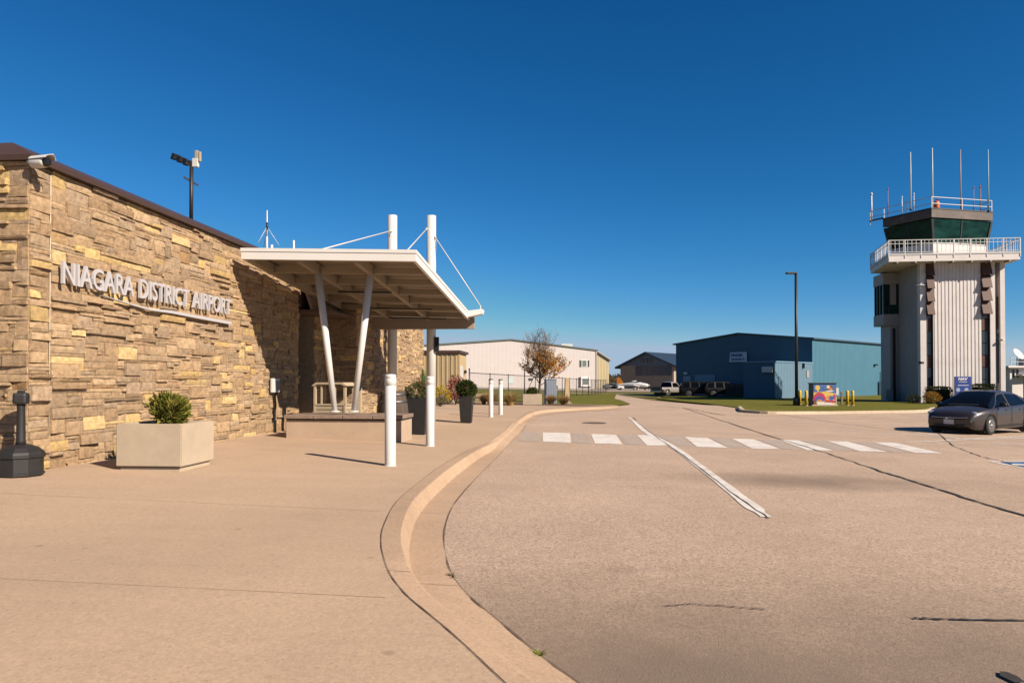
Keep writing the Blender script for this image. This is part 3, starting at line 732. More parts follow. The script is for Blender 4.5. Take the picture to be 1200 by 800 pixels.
for a, b in PB:
    a.z = 1.10
    bm = new(); tube(bm, [a, b], [.053, .078], 22); build('raking_post', bm, m_white, cp, world=True)
    bm = new(); lathe(bm, (a.x, a.y, a.z-.005), [(.10, 0), (.10, .02), (.06, .025)], 18); build('base_plate', bm, m_white, cp, world=True)
# bench under the canopy
p0 = gnd(328.6, 515, zs); p1 = gnd(472, 516, zs)
bn = thing('concrete_bench', 'low tan concrete bench wall with brown slab seat under the canopy', 'bench', p0.lerp(p1, .5), WA-R(90))
bl_ = (p1-p0).length; zg = .0
m_pinkc = mat('tan cast concrete', (.56, .41, .29), .9, var=.08, scale=3, bump=.2, bscale=50)
bm = new(); box(bm, (0, .45, .17), (bl_, .86, .44), 0, .012); build('base', bm, m_pinkc, bn)
m_slab = mat('brown stone slab', (.30, .21, .16), .8, var=.2, scale=6, bump=.4, bscale=30)
for k in range(4):
    bm = new(); L4 = (bl_+.06)/4; box(bm, (-(bl_+.06)/2+L4*(k+.5), .44, .455), (L4-.012, .96, .075), 0, .01); build('seat_slab', bm, m_slab, bn)
bm = new()
for k in range(5): box(bm, (-bl_/2+.1+k*(bl_-.2)/4, .44, .404), (.22, .8, .026))
build('spacer', bm, m_dark, bn)
# ================================================================= things on the plaza
rnd = random.Random(31)
m_leaf = attr_mat('evergreen leaf', .75, .25, 12, 0, trans=.25)
m_dryg = attr_mat('dry grass blade', .85, .2, 10, 0, trans=.3)
m_blackp = mat('black resin', (.022, .021, .021), .55, var=.25, scale=5, bump=.12, bscale=70)
m_soil = mat('potting soil', (.055, .038, .026), .95, var=.4, scale=20, bump=.8, bscale=40)
GREEN = [(.055, .085, .012), (.075, .11, .016), (.045, .07, .012), (.10, .13, .022)]
# cigarette receptacle
g = gnd(24, 557, zs)
ca = thing('cigarette_receptacle', 'black plastic cigarette receptacle standing at the stone wall corner', 'ash receptacle', g)
bm = new(); lathe(bm, (0, 0, 0), [(.21, 0), (.235, .015), (.235, .035), (.222, .045), (.222, .205), (.24, .215), (.24, .25), (.225, .275), (.17, .325), (.10, .355), (.055, .362)], 10); build('base', bm, m_blackp, ca, smooth=False)
bm = new(); lathe(bm, (0, 0, 0), [(.052, .355), (.047, .40), (.04, .80), (.045, .83)], 20); build('neck', bm, m_blackp, ca)
bm = new(); box(bm, (0, 0, .885), (.145, .145, .135), R(20), .03); build('head', bm, m_blackp, ca)
h = Matrix.Rotation(R(20), 3, 'Z') @ Vector((.055, -.055, 0))
bm = new(); q = Matrix.Rotation(R(20), 3, 'Z') @ Vector((.073, 0, 0)); tube(bm, [(q.x*.9, q.y*.9, .885), (q.x*1.03, q.y*1.03, .885)], .028, 14); build('opening', bm, mat('deep black', (.004, .004, .004), .9, var=0), ca)
bm = new(); box(bm, (0, 0, .965), (.07, .05, .03), R(20), .008); build('lid_catch', bm, m_blackp, ca)
# square concrete planter and its shrub
def hollow_box(bm, w, d, h, t, z0=0.0, depth=.1, flare=1.0):
    o = [(-w/2, -d/2), (w/2, -d/2), (w/2, d/2), (-w/2, d/2)]; k = 1/flare
    A = [bm.verts.new((x*k, y*k, z0)) for x, y in o]; Bq = [bm.verts.new((x, y, z0+h)) for x, y in o]
    i = [((abs(x)-t)*(1 if x > 0 else -1), (abs(y)-t)*(1 if y > 0 else -1)) for x, y in o]
    Ci = [bm.verts.new((x, y, z0+h)) for x, y in i]; D = [bm.verts.new((x, y, z0+h-depth)) for x, y in i]
    bm.faces.new(A[::-1])
    for P, Q in ((A, Bq), (Bq, Ci), (Ci, D)):
        for n in range(4): bm.faces.new((P[n], P[(n+1) % 4], Q[(n+1) % 4], Q[n]))
    bm.faces.new(D)
    es = [e for e in bm.edges if e.calc_length() > .05 and not (e.verts[0] in D and e.verts[1] in D)]
    bmesh.ops.bevel(bm, geom=es, offset=.012, segments=2, affect='EDGES')
a = gnd(210.5, 553.6, zs); b = gnd(135, 550.5, zs)
d = (a-b).normalized(); cc = (a+b)/2+Vector((-d.y, d.x, 0))*.42; PW = (a-b).length
pl = thing('concrete_planter', 'square pale concrete planter by the lettered stone wall holding a small evergreen', 'planter', (cc.x, cc.y, zs(cc.x)-.012), math.atan2(d.y, d.x))
bm = new(); hollow_box(bm, PW+.02, .80, .535, .07, .065, .07); build('tub', bm, m_conc, pl)
bm = new(); box(bm, (0, 0, .028), (PW-.06, .72, .056), 0, .006); build('plinth', bm, m_conc, pl)
bm = new(); box(bm, (0, 0, .05), (PW-.09, .69, .035)); build('shadow_gap', bm, m_dark, pl)
bm = new(); box(bm, (0, 0, .55), (PW-.12, .66, .03)); build('soil', bm, m_soil, pl)
def cedar(loc, label, r, h, n, size, cols, stem=True, name='evergreen_shrub', cat='shrub', group=None, lumps=10, wid=.35, up=.7):
    t = thing(name, label, cat, loc, 0, group)
    bm = new(); leaf_cloud(bm, (0, 0, h*.52), (r, r, h*.52), n, size, cols, rnd, lumps, up, wid, .35, False); build('foliage', bm, m_leaf, t, recalc=False)
    if stem:
        bm = new()
        for k in range(5):
            q = rnd.uniform(0, 2*PI); tube(bm, [(0, 0, -.03), (r*.3*math.cos(q), r*.3*math.sin(q), h*.4), (r*.5*math.cos(q), r*.5*math.sin(q), h*.8)], [.012, .008, .004], 5)
        build('stem', bm, mat('brown bark', (.10, .065, .04), .9, var=.3, scale=20), t)
    return t
CED = [(.15, .17, .02), (.22, .22, .03), (.30, .27, .04), (.10, .115, .015), (.34, .28, .06)]
cedar((cc.x+.03, cc.y+.02, pl.location.z+.56), 'feathery green evergreen shrub growing in the concrete planter by the lettering', .195, .36, 1250, .085, CED)
# white bollards
def bollard(): 
    t = thing('white_bollard', '', 'bollard', (0, 0, 0), 0, 'white bollards along the plaza kerb')
    bm = new(); lathe(bm, (0, 0, 0), [(.078, -.02), (.0785, 0), (.0785, 1.135), (.074, 1.138), (.074, 1.146), (.0805, 1.149), (.0805, 1.235), (.077, 1.24), (.077, 1.246), (.0805, 1.25), (.0805, 1.285), (.070, 1.30), (.03, 1.305)], 30)
    build('sleeve', bm, m_white, t)
    bm = new(); lathe(bm, (0, 0, 0), [(.086, -.01), (.086, .008), (.0805, .012)], 30); build('foot_ring', bm, m_white, t)
    return t
b0 = bollard(); bl = ['tallest looking white bollard nearest the kerb bend, in front of the left mast', 'white bollard in front of the right mast beside the black planter', 'white bollard with dark cap, left of the far pair', 'white bollard at right of the far pair by the grasses']
for i, (u, v) in enumerate(((457.3, 545.3), (504, 522.5), (575.3, 488.5), (586.7, 485.6))):
    q = gnd(u, v, zs); o = b0 if i == 0 else dup(b0, q, i*.7, bl[i])
    o.location = q; o['label'] = bl[i]
    if i >= 2:
        bm = new(); lathe(bm, (0, 0, 1.28), [(.083, 0), (.083, .03), (.05, .05)], 18); build('cap', bm, mat('grey cap', (.12, .12, .12), .5, var=.1), o)
# tall black planters
def tall_planter(q, w, h, label):
    t = thing('tall_black_planter', label, 'planter', q, WA, 'tall black planters on the plaza')
    bm = new(); hollow_box(bm, w, w, h, .03, 0, .06, 1.32); build('tub', bm, m_blackp, t)
    bm = new(); box(bm, (0, 0, h-.06), (w-.07, w-.07, .02)); build('soil', bm, m_soil, t)
    return t
q1 = gnd(490, 508.5, zs); q2 = gnd(546.5, 495.3, zs)
tall_planter(q1, .47, .84, 'tall black tapered planter with mixed grassy planting beside the right mast')
tall_planter(q2, .40, .80, 'tall black tapered planter holding a clipped round green shrub')
t = thing('mixed_planting', 'sage green cushion plant with orange grass and tall green blade in black planter', 'plant', (q1.x, q1.y, q1.z+.80))
bm = new(); leaf_cloud(bm, (0, -.02, .16), (.29, .27, .19), 1500, .05, [(.17, .175, .075), (.13, .14, .06), (.22, .21, .10)], rnd, 8, .4, .5); build('cushion', bm, m_leaf, t, recalc=False)
bm = new(); tuft(bm, (.05, .05, .1), 260, .42, .22, [(.50, .28, .10), (.42, .22, .08)], rnd, .006); build('orange_grass', bm, m_dryg, t, recalc=False)
bm = new()
for k in range(6): tuft(bm, (.09+.01*k, .02, .1), 6, .72, .06, [(.06, .16, .03), (.09, .20, .03)], rnd, .014)
build('green_blade', bm, m_leaf, t, recalc=False)
cedar((q2.x, q2.y, q2.z+.74), 'round clipped green shrub in the far black planter', .29, .52, 3400, .05, [(.04, .085, .012), (.055, .11, .016), (.03, .065, .01), (.16, .12, .03)], False, 'round_shrub', 'shrub', None, 6, .6, .2)
# barrel, cart and post by the entrance
q = at(461, 470, 15.3); q.z = zs(q.x)
br = thing('wooden_barrel', 'upright dark wooden wine barrel with metal hoops behind the bench end', 'barrel', q)
pr = [(.27, 0), (.285, .06), (.335, .3), (.35, .48), (.335, .66), (.285, .9), (.27, .96)]
bm = new(); lathe(bm, (0, 0, 0), pr[:]+[(.255, .96), (.25, .93)], 32); build('staves', bm, mat('weathered oak staves', (.10, .07, .05), .8, var=.4, scale=14, stretch=(1, 1, .1), bump=.4, bscale=30), br)
for z in (.08, .24, .70, .86):
    r = interp([(z_, r_) for r_, z_ in pr], z)+.006; r2 = interp([(z_, r_) for r_, z_ in pr], z+.05)+.006
    bm = new(); lathe(bm, (0, 0, 0), [(r-.004, z), (r, z), (r2, z+.05), (r2-.004, z+.05)], 32); build('hoop', bm, mat('galvanised hoop', (.22, .22, .23), .45, .8, var=.2, scale=9), br)
q = at(392, 470, 15.0); q.z = zs(q.x)
ct = thing('display_cart', 'small beige slatted wooden cart with open roofed frame in front of the entrance', 'cart', q, R(-12))
WC, DC = .70, .42
for sx in (-1, 1):
    for sy in (-1, 1):
        bm = new(); bar(bm, (sx*WC/2, sy*DC/2, 0), (sx*(WC/2), sy*DC/2, 1.04), .05, .05); build('post', bm, m_beige, ct)
for sy in (-1, 1):
    bm = new()
    for k in range(6): box(bm, (0, sy*(DC/2-.0), .14+k*.085), (WC-.055, .024, .07), 0, .004)
    build('slat_panel', bm, m_beige, ct)
for sx in (-1, 1):
    bm = new()
    for k in range(6): box(bm, (sx*WC/2, 0, .14+k*.085), (.024, DC-.055, .07), 0, .004)
    build('slat_panel', bm, m_beige, ct)
bm = new(); box(bm, (0, 0, .63), (WC+.05, DC+.05, .03), 0, .005); build('counter', bm, m_beige, ct)
bm = new(); prism(bm, [(-WC/2-.07, -DC/2-.05, 1.04), (-WC/2+.04, -DC/2-.05, 1.115), (WC/2-.04, -DC/2-.05, 1.115), (WC/2+.07, -DC/2-.05, 1.04), (WC/2, -DC/2-.05, 1.04), (WC/2-.07, -DC/2-.05, 1.075), (-WC/2+.07, -DC/2-.05, 1.075), (-WC/2, -DC/2-.05, 1.04)], (0, DC+.1, 0)); build('roof', bm, m_beige, ct)
for sx in (-.2, .12):
    bm = new(); bar(bm, (sx, -DC/2, .645), (sx, -DC/2, 1.07), .03, .03); build('mullion', bm, m_beige, ct)
q = at(420.5, 470, 15.2); q.z = zs(q.x)
pb = thing('beige_post', 'narrow beige board post with small dark lantern right of the slatted cart', 'post', q, R(-10))
bm = new(); box(bm, (0, 0, .5), (.13, .08, 1.0), 0, .01); build('board', bm, m_beige, pb)
bm = new(); box(bm, (.03, -.07, 1.02), (.09, .09, .12), 0, .015); build('lantern', bm, m_dark, pb)
# ---------------------------------------------------------------- planting bed and hut
H0 = at(497, 470, 40.6); H1 = at(537, 470, 40.6)
hw = 3.6; h1 = Vector((H1.x, H1.y, 0)); hb = zs(-3.7)
hut = thing('storage_hut', 'beige ribbed metal hut with brown flat roof edge and white side door', 'hut', (h1.x, h1.y, hb), WA)   # local x = U (away), y = left
SL = 2.9; HT = 2.85
m_hut = mat('beige ribbed siding', (.50, .37, .20), .6, var=.06, scale=2)
bm = new(); ribs(bm, (0, 0), (0, hw), 0, HT, .28, .03, .6, -1); ribs(bm, (0, 0), (SL, 0), 0, HT, .28, .03, .6, 1); quad(bm, [(0, hw, 0), (SL, hw, 0), (SL, hw, HT), (0, hw, HT)]); quad(bm, [(SL, 0, 0), (SL, hw, 0), (SL, hw, HT), (SL, 0, HT)]); build('siding', bm, m_hut, hut)
bm = new(); box(bm, (SL/2, hw/2, HT+.07), (SL+.3, hw+.3, .15), 0, .01); build('roof_edge', bm, m_brown, hut)
bm = new(); box(bm, (.9, -.045, 1.05), (.85, .04, 2.1), 0, .005); dr = build('door', bm, m_white, hut)
bm = new(); box(bm, (2.1, -.10, 1.75), (.14, .14, .2), 0, .02); build('wall_lamp', bm, m_dark, hut)
bm = new(); bar(bm, (0.03, -.035, 0), (0.03, -.035, HT), .07, .07); build('corner_trim', bm, m_hut, hut)
# rocks and low wall of the bed
m_rock = mat('grey fieldstone', (.34, .28, .21), .9, var=.3, scale=5, bump=.6, bscale=14)
def rock(bm, c, r):
    ret = bmesh.ops.create_icosphere(bm, subdivisions=2, radius=1); s = rnd.uniform(0, 50)
    for v in ret['verts']:
        k = 1+noise.noise(v.co*1.6+Vector((s, 0, 0)))*.35; v.co = Vector((v.co.x*r[0]*k, v.co.y*r[1]*k, max(-.6, v.co.z*k)*r[2]))+Vector(c)
RK = ['grey fieldstone at the left end of the flower bed', 'grey fieldstone below the yellow shrub', 'grey fieldstone below the red shrub', 'grey fieldstone right of the red shrub']
for i, u in enumerate((509, 519, 529, 539)):
    q = gnd(u, 473, zs); bm = new(); rock(bm, (0, 0, .12), (.24, .2, .2)); o = build('fieldstone', bm, m_rock); o.location = q; tag(o, RK[i], 'rock', 'fieldstones edging the flower bed')
q = gnd(564, 473.2, zs)
st = thing('stacked_stone_step', 'stack of three flat tan stone slabs left of the far bollards', 'stone slabs', q, R(-5))
for k in range(3):
    bm = new(); box(bm, (rnd.uniform(-.04, .04), rnd.uniform(-.03, .03), .09+k*.185), (.62-.06*k, .5, .165), rnd.uniform(-.06, .06), .02); build('slab', bm, mat('tan slab stone', (.46, .34, .22), .9, var=.2, scale=6, bump=.4), st)
q = gnd(524, 474, zs)
wf = thing('bed_fence', 'low black wire fence edging the flower bed by the hut', 'edging fence', q)
for k in range(5):
    bm = new(); bar(bm, (-.8+k*.4, 0, 0), (-.8+k*.4, 0, .52), .02, .02); build('stake', bm, m_dark, wf)
bm = new(); bar(bm, (-.85, 0, .5), (.85, 0, .5), .02, .02); build('rail', bm, m_dark, wf)
bm = new(); bar(bm, (-.85, 0, .28), (.85, 0, .28), .012, .012); build('rail', bm, m_dark, wf)
def bush(u, v, r, h, label, cols, n, size, f=zs, name='shrub', wid=.55, up=.2, lumps=9, shell=.4):
    q = gnd(u, v, f); t = thing(name, label, 'shrub', q)
    bm = new(); leaf_cloud(bm, (0, 0, h*.52), (r, r*.85, h*.52), n, size, cols, rnd, lumps, up, wid, shell); build('foliage', bm, m_leaf, t, recalc=False)
    bm = new()
    for k in range(6):
        a = rnd.uniform(0, 2*PI); tube(bm, [(0, 0, 0), (r*.35*math.cos(a), r*.35*math.sin(a), h*.45), (r*.6*math.cos(a), r*.6*math.sin(a), h*.85)], [.02, .013, .006], 5)
    build('stem', bm, mat('brown bark', (.10, .065, .04), .9), t)
    return t
bush(534, 474, .50, 1.42, 'crimson leaved shrub in front of the beige hut', [(.28, .02, .03), (.36, .05, .05), (.20, .015, .03), (.55, .16, .14)], 1300, .085, name='red_shrub', lumps=14, shell=.25)
bush(517, 474.5, .42, .86, 'bright yellow autumn shrub in front of the beige hut', [(.62, .42, .012), (.70, .50, .02), (.50, .34, .01)], 900, .08, name='yellow_shrub')
bush(516, 476, .40, .42, 'low grey green shrub spilling over the bed fence', [(.16, .15, .10), (.11, .11, .07), (.20, .18, .13)], 700, .06, name='grey_shrub')
GR = [(.62, .40, .16), (.72, .48, .22), (.52, .32, .12), (.36, .28, .10)]
for i, (u, v, h, s, lb) in enumerate(((575, 474.5, .80, .62, 'tawny ornamental grass clump behind the far white bollards'), (598, 475, .78, .66, 'tawny ornamental grass clump left of the tree planter'), (645.5, 473.5, .62, .6, 'tawny ornamental grass clump right of the tree planter'), (661, 474, .62, .72, 'tawny ornamental grass clump at the foot of the stone pillar'), (567, 474, .6, .35, 'small tawny grass clump beside the stone slabs'))):
    q = gnd(u, v, zs); t = thing('grass_clump', lb, 'ornamental grass', q, 0, 'ornamental grass clumps along the bed')
    bm = new(); tuft(bm, (0, 0, 0), 620, h, s, GR, rnd, .013); build('blades', bm, m_dryg, t, recalc=False)
    bm = new(); tuft(bm, (0, 0, 0), 140, h*.6, s*.6, [(.07, .11, .02), (.12, .13, .03)], rnd, .013); build('green_base', bm, m_dryg, t, recalc=False)
q = gnd(623.5, 474, zs)
tp = thing('concrete_planter', 'square tan concrete planter in front of the autumn tree', 'planter', q, 0)
m_tanc = mat('tan exposed concrete', (.55, .43, .32), .9, var=.1, scale=4, bump=.2)
bm = new(); hollow_box(bm, 1.06, 1.0, .60, .07, 0, .07); build('tub', bm, m_tanc, tp)
bm = new(); box(bm, (0, 0, .53), (.93, .87, .03)); build('soil', bm, m_soil, tp)
cedar((q.x, q.y, q.z+.53), 'round yellow green shrub in the planter before the autumn tree', .31, .42, 1500, .06, [(.09, .11, .015), (.13, .14, .02), (.06, .08, .012)], False, 'round_shrub', 'shrub', None, 6, .6, .2)
q = gnd(665.3, 473, zs); q.y += .6; q.z = zs(q.x)
sp = thing('stone_pillar', 'slender upright tan stone pillar right of the autumn tree', 'pillar', q, R(8))
bm = new(); box(bm, (0, 0, .79), (.32, .26, 1.58), 0, .02, top=(.72, .8)); o = build('shaft', bm, mat('tan pillar stone', (.56, .40, .23), .9, var=.2, scale=5, bump=.5, bscale=20), sp)
bm = new(); box(bm, (0, 0, .03), (.5, .42, .1), 0, .015); build('plinth', bm, m_rock, sp)
q = at(645, 460, 41.0); q.z = zs(q.x)-.02
kb_ = thing('utility_cabinet', 'tall blue grey metal utility cabinet behind the autumn tree', 'cabinet', q, R(10))
m_cab = mat('blue grey sheet metal', (.27, .31, .37), .5, .2, var=.06, scale=3)
bm = new(); box(bm, (0, 0, .74), (.66, .5, 1.44), 0, .02); build('body', bm, m_cab, kb_)
bm = new(); ribs(bm, (-.3, -.262), (.3, -.262), .08, 1.40, .1, .012, .5, 1); build('door', bm, m_cab, kb_)
bm = new(); box(bm, (0, 0, 1.48), (.72, .56, .05), 0, .01); build('lid', bm, m_cab, kb_)
bm = new(); box(bm, (.36, -.1, 1.0), (.1, .16, .22), 0, .02); build('junction_box', bm, m_dark, kb_)
# ---------------------------------------------------------------- autumn tree
q = gnd(633, 472, zs); q.y += .9; q.z = zs(q.x)
tr = thing('autumn_tree', 'young tree with half bare crown of orange brown leaves behind the tan planter', 'tree', q)
m_bark = mat('grey brown bark', (.13, .10, .085), .9, var=.3, scale=12, stretch=(1, 1, .2), bump=.5)
tb = new(); lb = new(); lay = tint_layer(lb); rt = random.Random(5)
OR = [(.62, .30, .05), (.72, .38, .07), (.50, .23, .05), (.60, .37, .12), (.40, .20, .06)]
def limb(p, d, L, r, lvl):
    n = 4; pts = [p]; rs_ = [r]; dd = d.copy()
    for k in range(n):
        dd = (dd+Vector((rt.gauss(0, .07), rt.gauss(0, .07), .05+.03*rt.random()))).normalized(); pts.append(pts[-1]+dd*L/n); rs_.append(max(.0045, r*(1-.16*(k+1))))
    tube(tb, pts, rs_, 6 if lvl < 2 else 4)
    if lvl >= 2:
        z = pts[-1].z
        full = clip(1.25-(z-1.3)/1.9, .05, 1)              # the top has lost its leaves
        if pts[-1].x > .75: full = max(full, .9) if z < 3.1 else full*1.5
        for k in range(int((14 if lvl == 2 else 9)*full+rt.random())):
            c = pts[rt.randint(1, n)]+Vector((rt.gauss(0, .05), rt.gauss(0, .05), rt.gauss(0, .05)))
            cc = rt.choice(OR)
            if pts[-1].x > .8: cc = tuple(x*y for x, y in zip(cc, (1.25, 1.15, .8)))
            leaf(lb, c, Vector((rt.uniform(-1, 1), rt.uniform(-1, 1), rt.uniform(-1, .4))), .095, lay, tuple(x*rt.uniform(.7, 1.25) for x in cc), rt, .7)
    if lvl == 4: return
    kids = (0, 6, 4, 2)[lvl] if lvl else 0
    for k in range(kids):
        i = rt.choice((1, 2, 3, 4, 4)); a = rt.uniform(0, 2*PI); ax = Vector((math.cos(a), math.sin(a), rt.uniform(-.1, .5)))
        limb(pts[i], (dd*.95+ax*.75).normalized(), L*rt.uniform(.55, .75), r*.5, lvl+1)
tube(tb, [(0, 0, -.05), (.01, 0, .4), (0, .01, .9), (.02, 0, 1.4), (.03, 0, 2.2), (0, .02, 3.0)], [.10, .085, .078, .072, .05, .02], 10)
for k in range(17):
    a = k*2.4+rt.uniform(-.3, .3); h = 1.05+k*.115; s = interp([(1.0, .78), (1.8, .75), (2.5, .55), (3, .35)], h)
    up = interp([(1.0, .55), (2, .95), (3, 1.6)], h)
    limb(Vector((.02, 0, h)), Vector((math.cos(a), math.sin(a), up)).normalized(), (.62+.62*s)*rt.uniform(.85, 1.1)*1.0, .030, 1)
for bmx in (tb, lb):
    for v in bmx.verts: v.co.x *= 1.0; v.co.z *= 1.0
build('trunk', tb, m_bark, tr); build('crown', lb, attr_mat('autumn leaf', .8, .2, 10, 0, trans=.35), tr, recalc=False)
# ---------------------------------------------------------------- chain link fence
m_galv = mat('galvanised wire', (.30, .29, .28), .5, .5, var=.1)
fz = thing('chain_link_fence', 'tall chain link fence with thin dark posts running to the hangars', 'fence', (-2.7, 43.2, zs(-2.7)))
FP = [Vector((-2.7, 43.2, 0)), Vector((.95, 52, 0)), Vector((8.4, 75, 0)), Vector((13.6, 97, 0))]; HF = 1.72
rail = new(); wires = new()
for a, b in zip(FP, FP[1:]):
    L = (b-a).length; n = max(1, round(L/3.2))
    za, zb = zs(a.x), zs(b.x)
    bar(rail, a+UZ*(za+HF), b+UZ*(zb+HF), .045, .045); bar(rail, a+UZ*(za+.08), b+UZ*(zb+.08), .02, .02)
    for k in range(n):
        p = a.lerp(b, k/n); bm = new(); end = (k == 0); tube(bm, [p+UZ*zs(p.x), p+UZ*(zs(p.x)+HF+(.3 if end else .06))], .042 if end else .03, 8); build('post', bm, m_dark, fz, world=True)
    st_ = int(L/.22)
    for k in range(-8, st_):
        for sgn in (1, -1):
            s0 = k*.22; s1 = s0+1.6
            z0_, z1_ = (.1, HF-.02) if sgn > 0 else (HF-.02, .1)
            c0, c1 = max(s0, 0), min(s1, L)
            if c1 <= c0: continue
            f0, f1 = (c0-s0)/1.6, (c1-s0)/1.6
            p = a.lerp(b, c0/L); q_ = a.lerp(b, c1/L)
            tube(wires, [p+UZ*(zs(p.x)+z0_+(z1_-z0_)*f0), q_+UZ*(zs(q_.x)+z0_+(z1_-z0_)*f1)], .0022, 3, False)
build('rail', rail, m_dark, fz, world=True); build('wire_mesh', wires, m_galv, fz, world=True, recalc=False)
bm = new(); a = FP[1]; b = FP[1].lerp(FP[2], .11); bar(bm, a+UZ*(zs(a.x)+.15), b+UZ*(zs(b.x)+HF), .035, .035); build('brace', bm, m_dark, fz, world=True)
# ================================================================= control tower
rnd = random.Random(77)
PH = R(7); TP = Vector((33.2, 55.5, 0)); TC_, TS_ = math.cos(PH), math.sin(PH)
def TX(u, y): a = (u-600)/FPX; return (a*(TP.y+y*TC_)-TP.x-y*TS_)/(TC_+a*TS_)
def ZV(v, d): return EYE+(447-v)/FPX*d
TZ = zr(30)+.05
tw = thing('control_tower', 'white ribbed airport control tower with glazed cab and railed balcony', 'control tower', (TP.x, TP.y, 0), -PH)
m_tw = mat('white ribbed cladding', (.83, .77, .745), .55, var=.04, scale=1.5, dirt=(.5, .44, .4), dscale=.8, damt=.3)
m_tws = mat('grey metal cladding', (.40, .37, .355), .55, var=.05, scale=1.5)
m_tpan = mat('brown metal panel', (.10, .037, .021), .6, var=.1, scale=4)
m_tglass = mat('tower window glass', (.06, .07, .08), .08, var=0, spec=.7)
m_cabg = mat('green cab glass with painted reflections', (.008, .042, .033), .05, var=.75, scale=.7, spec=.22, stretch=(1, 1, 2.5))  # strong noise paints reflection-like light patches into the glass colour
m_rail = mat('pale grey railing', (.68, .66, .65), .5, var=.05)
x0, xa, xb, xc, xd, xe, xf, xg = [TX(u, 0) for u in (1079, 1086, 1094, 1150.5, 1161, 1167, 1173, 1178.5)]
ZB_ = ZV(304, 55.2); DP = 5.0
bm = new(); ribs(bm, (xb, 0), (xc, 0), TZ, ZB_, .285, .028, .5); build('front_cladding', bm, m_tw, tw)
bm = new(); box(bm, ((x0+xa)/2, .25, (TZ+ZB_)/2), (xa-x0, .5, ZB_-TZ)); build('pilaster', bm, m_tw, tw)
bm = new(); box(bm, ((xd+xe)/2, .25, (TZ+ZB_)/2), (xe-xd, .5, ZB_-TZ)); build('pilaster', bm, m_tw, tw)
bm = new(); box(bm, ((xf+xg)/2, .7, (TZ+ZB_)/2), (xg-xf, 1.4, ZB_-TZ)); build('pilaster', bm, m_tw, tw)
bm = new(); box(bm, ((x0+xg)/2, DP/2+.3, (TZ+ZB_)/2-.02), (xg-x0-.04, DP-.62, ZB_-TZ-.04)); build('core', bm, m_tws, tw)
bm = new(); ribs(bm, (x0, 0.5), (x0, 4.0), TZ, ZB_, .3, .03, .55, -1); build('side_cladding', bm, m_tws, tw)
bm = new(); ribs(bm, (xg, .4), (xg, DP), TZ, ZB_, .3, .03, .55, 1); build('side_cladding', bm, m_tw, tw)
# two vertical window slots, brown hoods above, windows and spandrels below
zh0 = ZV(369, 55.4); nh = 4; hh = (ZV(308, 55.4)-zh0)/nh
for a, b in ((xa, xb), (xc, xd)):
    for k in range(nh):
        z = zh0+k*hh; bm = new(); w_ = b-a+.04
        prism(bm, [(a-.02, .05, z+hh-.02), (a-.02, -.06, z+hh-.02), (a-.02, -.36, z+.04), (a-.02, -.34, z), (a-.02, .05, z+.12)], (w_, 0, 0)); build('window_hood', bm, m_tpan, tw)
    z = TZ+.9; k = 0
    while z < zh0-.2:
        h = min(.98, zh0-z); bm = new(); box(bm, ((a+b)/2, .22, z+h/2), (b-a-.004, .05, h-.05)); build('window' if k % 3 != 2 else 'spandrel', bm, m_tglass if k % 3 != 2 else m_tpan, tw); z += .98; k += 1
    bm = new()
    for xx in (a+.03, b-.03): bar(bm, (xx, .15, TZ), (xx, .15, zh0), .05, .08)
    build('window_frame', bm, m_dark, tw)
    bm = new(); box(bm, ((a+b)/2, .2, TZ+.43), (b-a-.004, .06, .88)); build('spandrel', bm, m_tpan, tw)
xm = (xe+xf)/2
bm = new(); box(bm, (xm, .25, ZV(385, 56)+1.2), (xf-xe-.06, .05, 2.6)); build('louver_panel', bm, m_tpan, tw)
bm = new(); box(bm, (xm, .25, ZV(420, 56)), (xf-xe-.06, .05, 4.0)); build('window', bm, m_tglass, tw)
# stair block and bay window on the left side
xs1 = TX(1043.5, 4.0); xs2 = TX(1032.5, 5.2); xs3 = TX(1040, 4.0)
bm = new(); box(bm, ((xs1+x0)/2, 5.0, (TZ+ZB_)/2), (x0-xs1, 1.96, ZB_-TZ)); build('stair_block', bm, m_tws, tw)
bm = new(); box(bm, ((xs1+x0)/2-.05, 3.96, (TZ+ZV(384, 59))/2), (.22, .06, ZV(384, 59)-TZ)); build('downpipe_recess', bm, m_dark, tw)
zb0, zb1, zb2, zb3 = ZV(381, 59.5), ZV(368, 59.5), ZV(333, 59.5), ZV(320, 59.5)
bxl = xs1-.62
for z0_, z1_ in ((zb0, zb1), (zb2, zb3)):
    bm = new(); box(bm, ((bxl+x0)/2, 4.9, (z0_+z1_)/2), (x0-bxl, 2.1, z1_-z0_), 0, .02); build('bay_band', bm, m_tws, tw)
bm = new(); box(bm, ((bxl+x0)/2+.03, 4.9, (zb1+zb2)/2), (x0-bxl-.10, 2.0, zb2-zb1)); bw = build('bay_window', bm, m_cabg, tw)
bm = new()
for xx in (bxl+.05, (bxl+x0)/2-.16, x0-.12): bar(bm, (xx, 3.87, zb1), (xx, 3.87, zb2), .09, .09)
for yy in (4.5, 5.1, 5.7): bar(bm, (bxl+.04, yy, zb1), (bxl+.04, yy, zb2), .09, .09)
bar(bm, (bxl, 3.87, zb1+.55), (x0-.1, 3.87, zb1+.55), .07, .07)
build('bay_mullion', bm, m_dark, bw)
bm = new(); box(bm, (bxl+.78, 3.895, (zb1+zb2)/2+.4), (.60, .03, (zb2-zb1)*.68)); build('blind', bm, m_tws, bw)
bm = new(); tube(bm, [(x0-.35, -.02, ZV(334, 55.5)), (x0+.55, -.12, ZV(334, 55.5))], .05, 8); build('light_arm', bm, m_white, tw)
bm = new(); box(bm, (x0-.05, -.22, ZV(425, 55.5)), (.28, .3, .2), R(20), .03); build('security_light', bm, m_dark, tw)
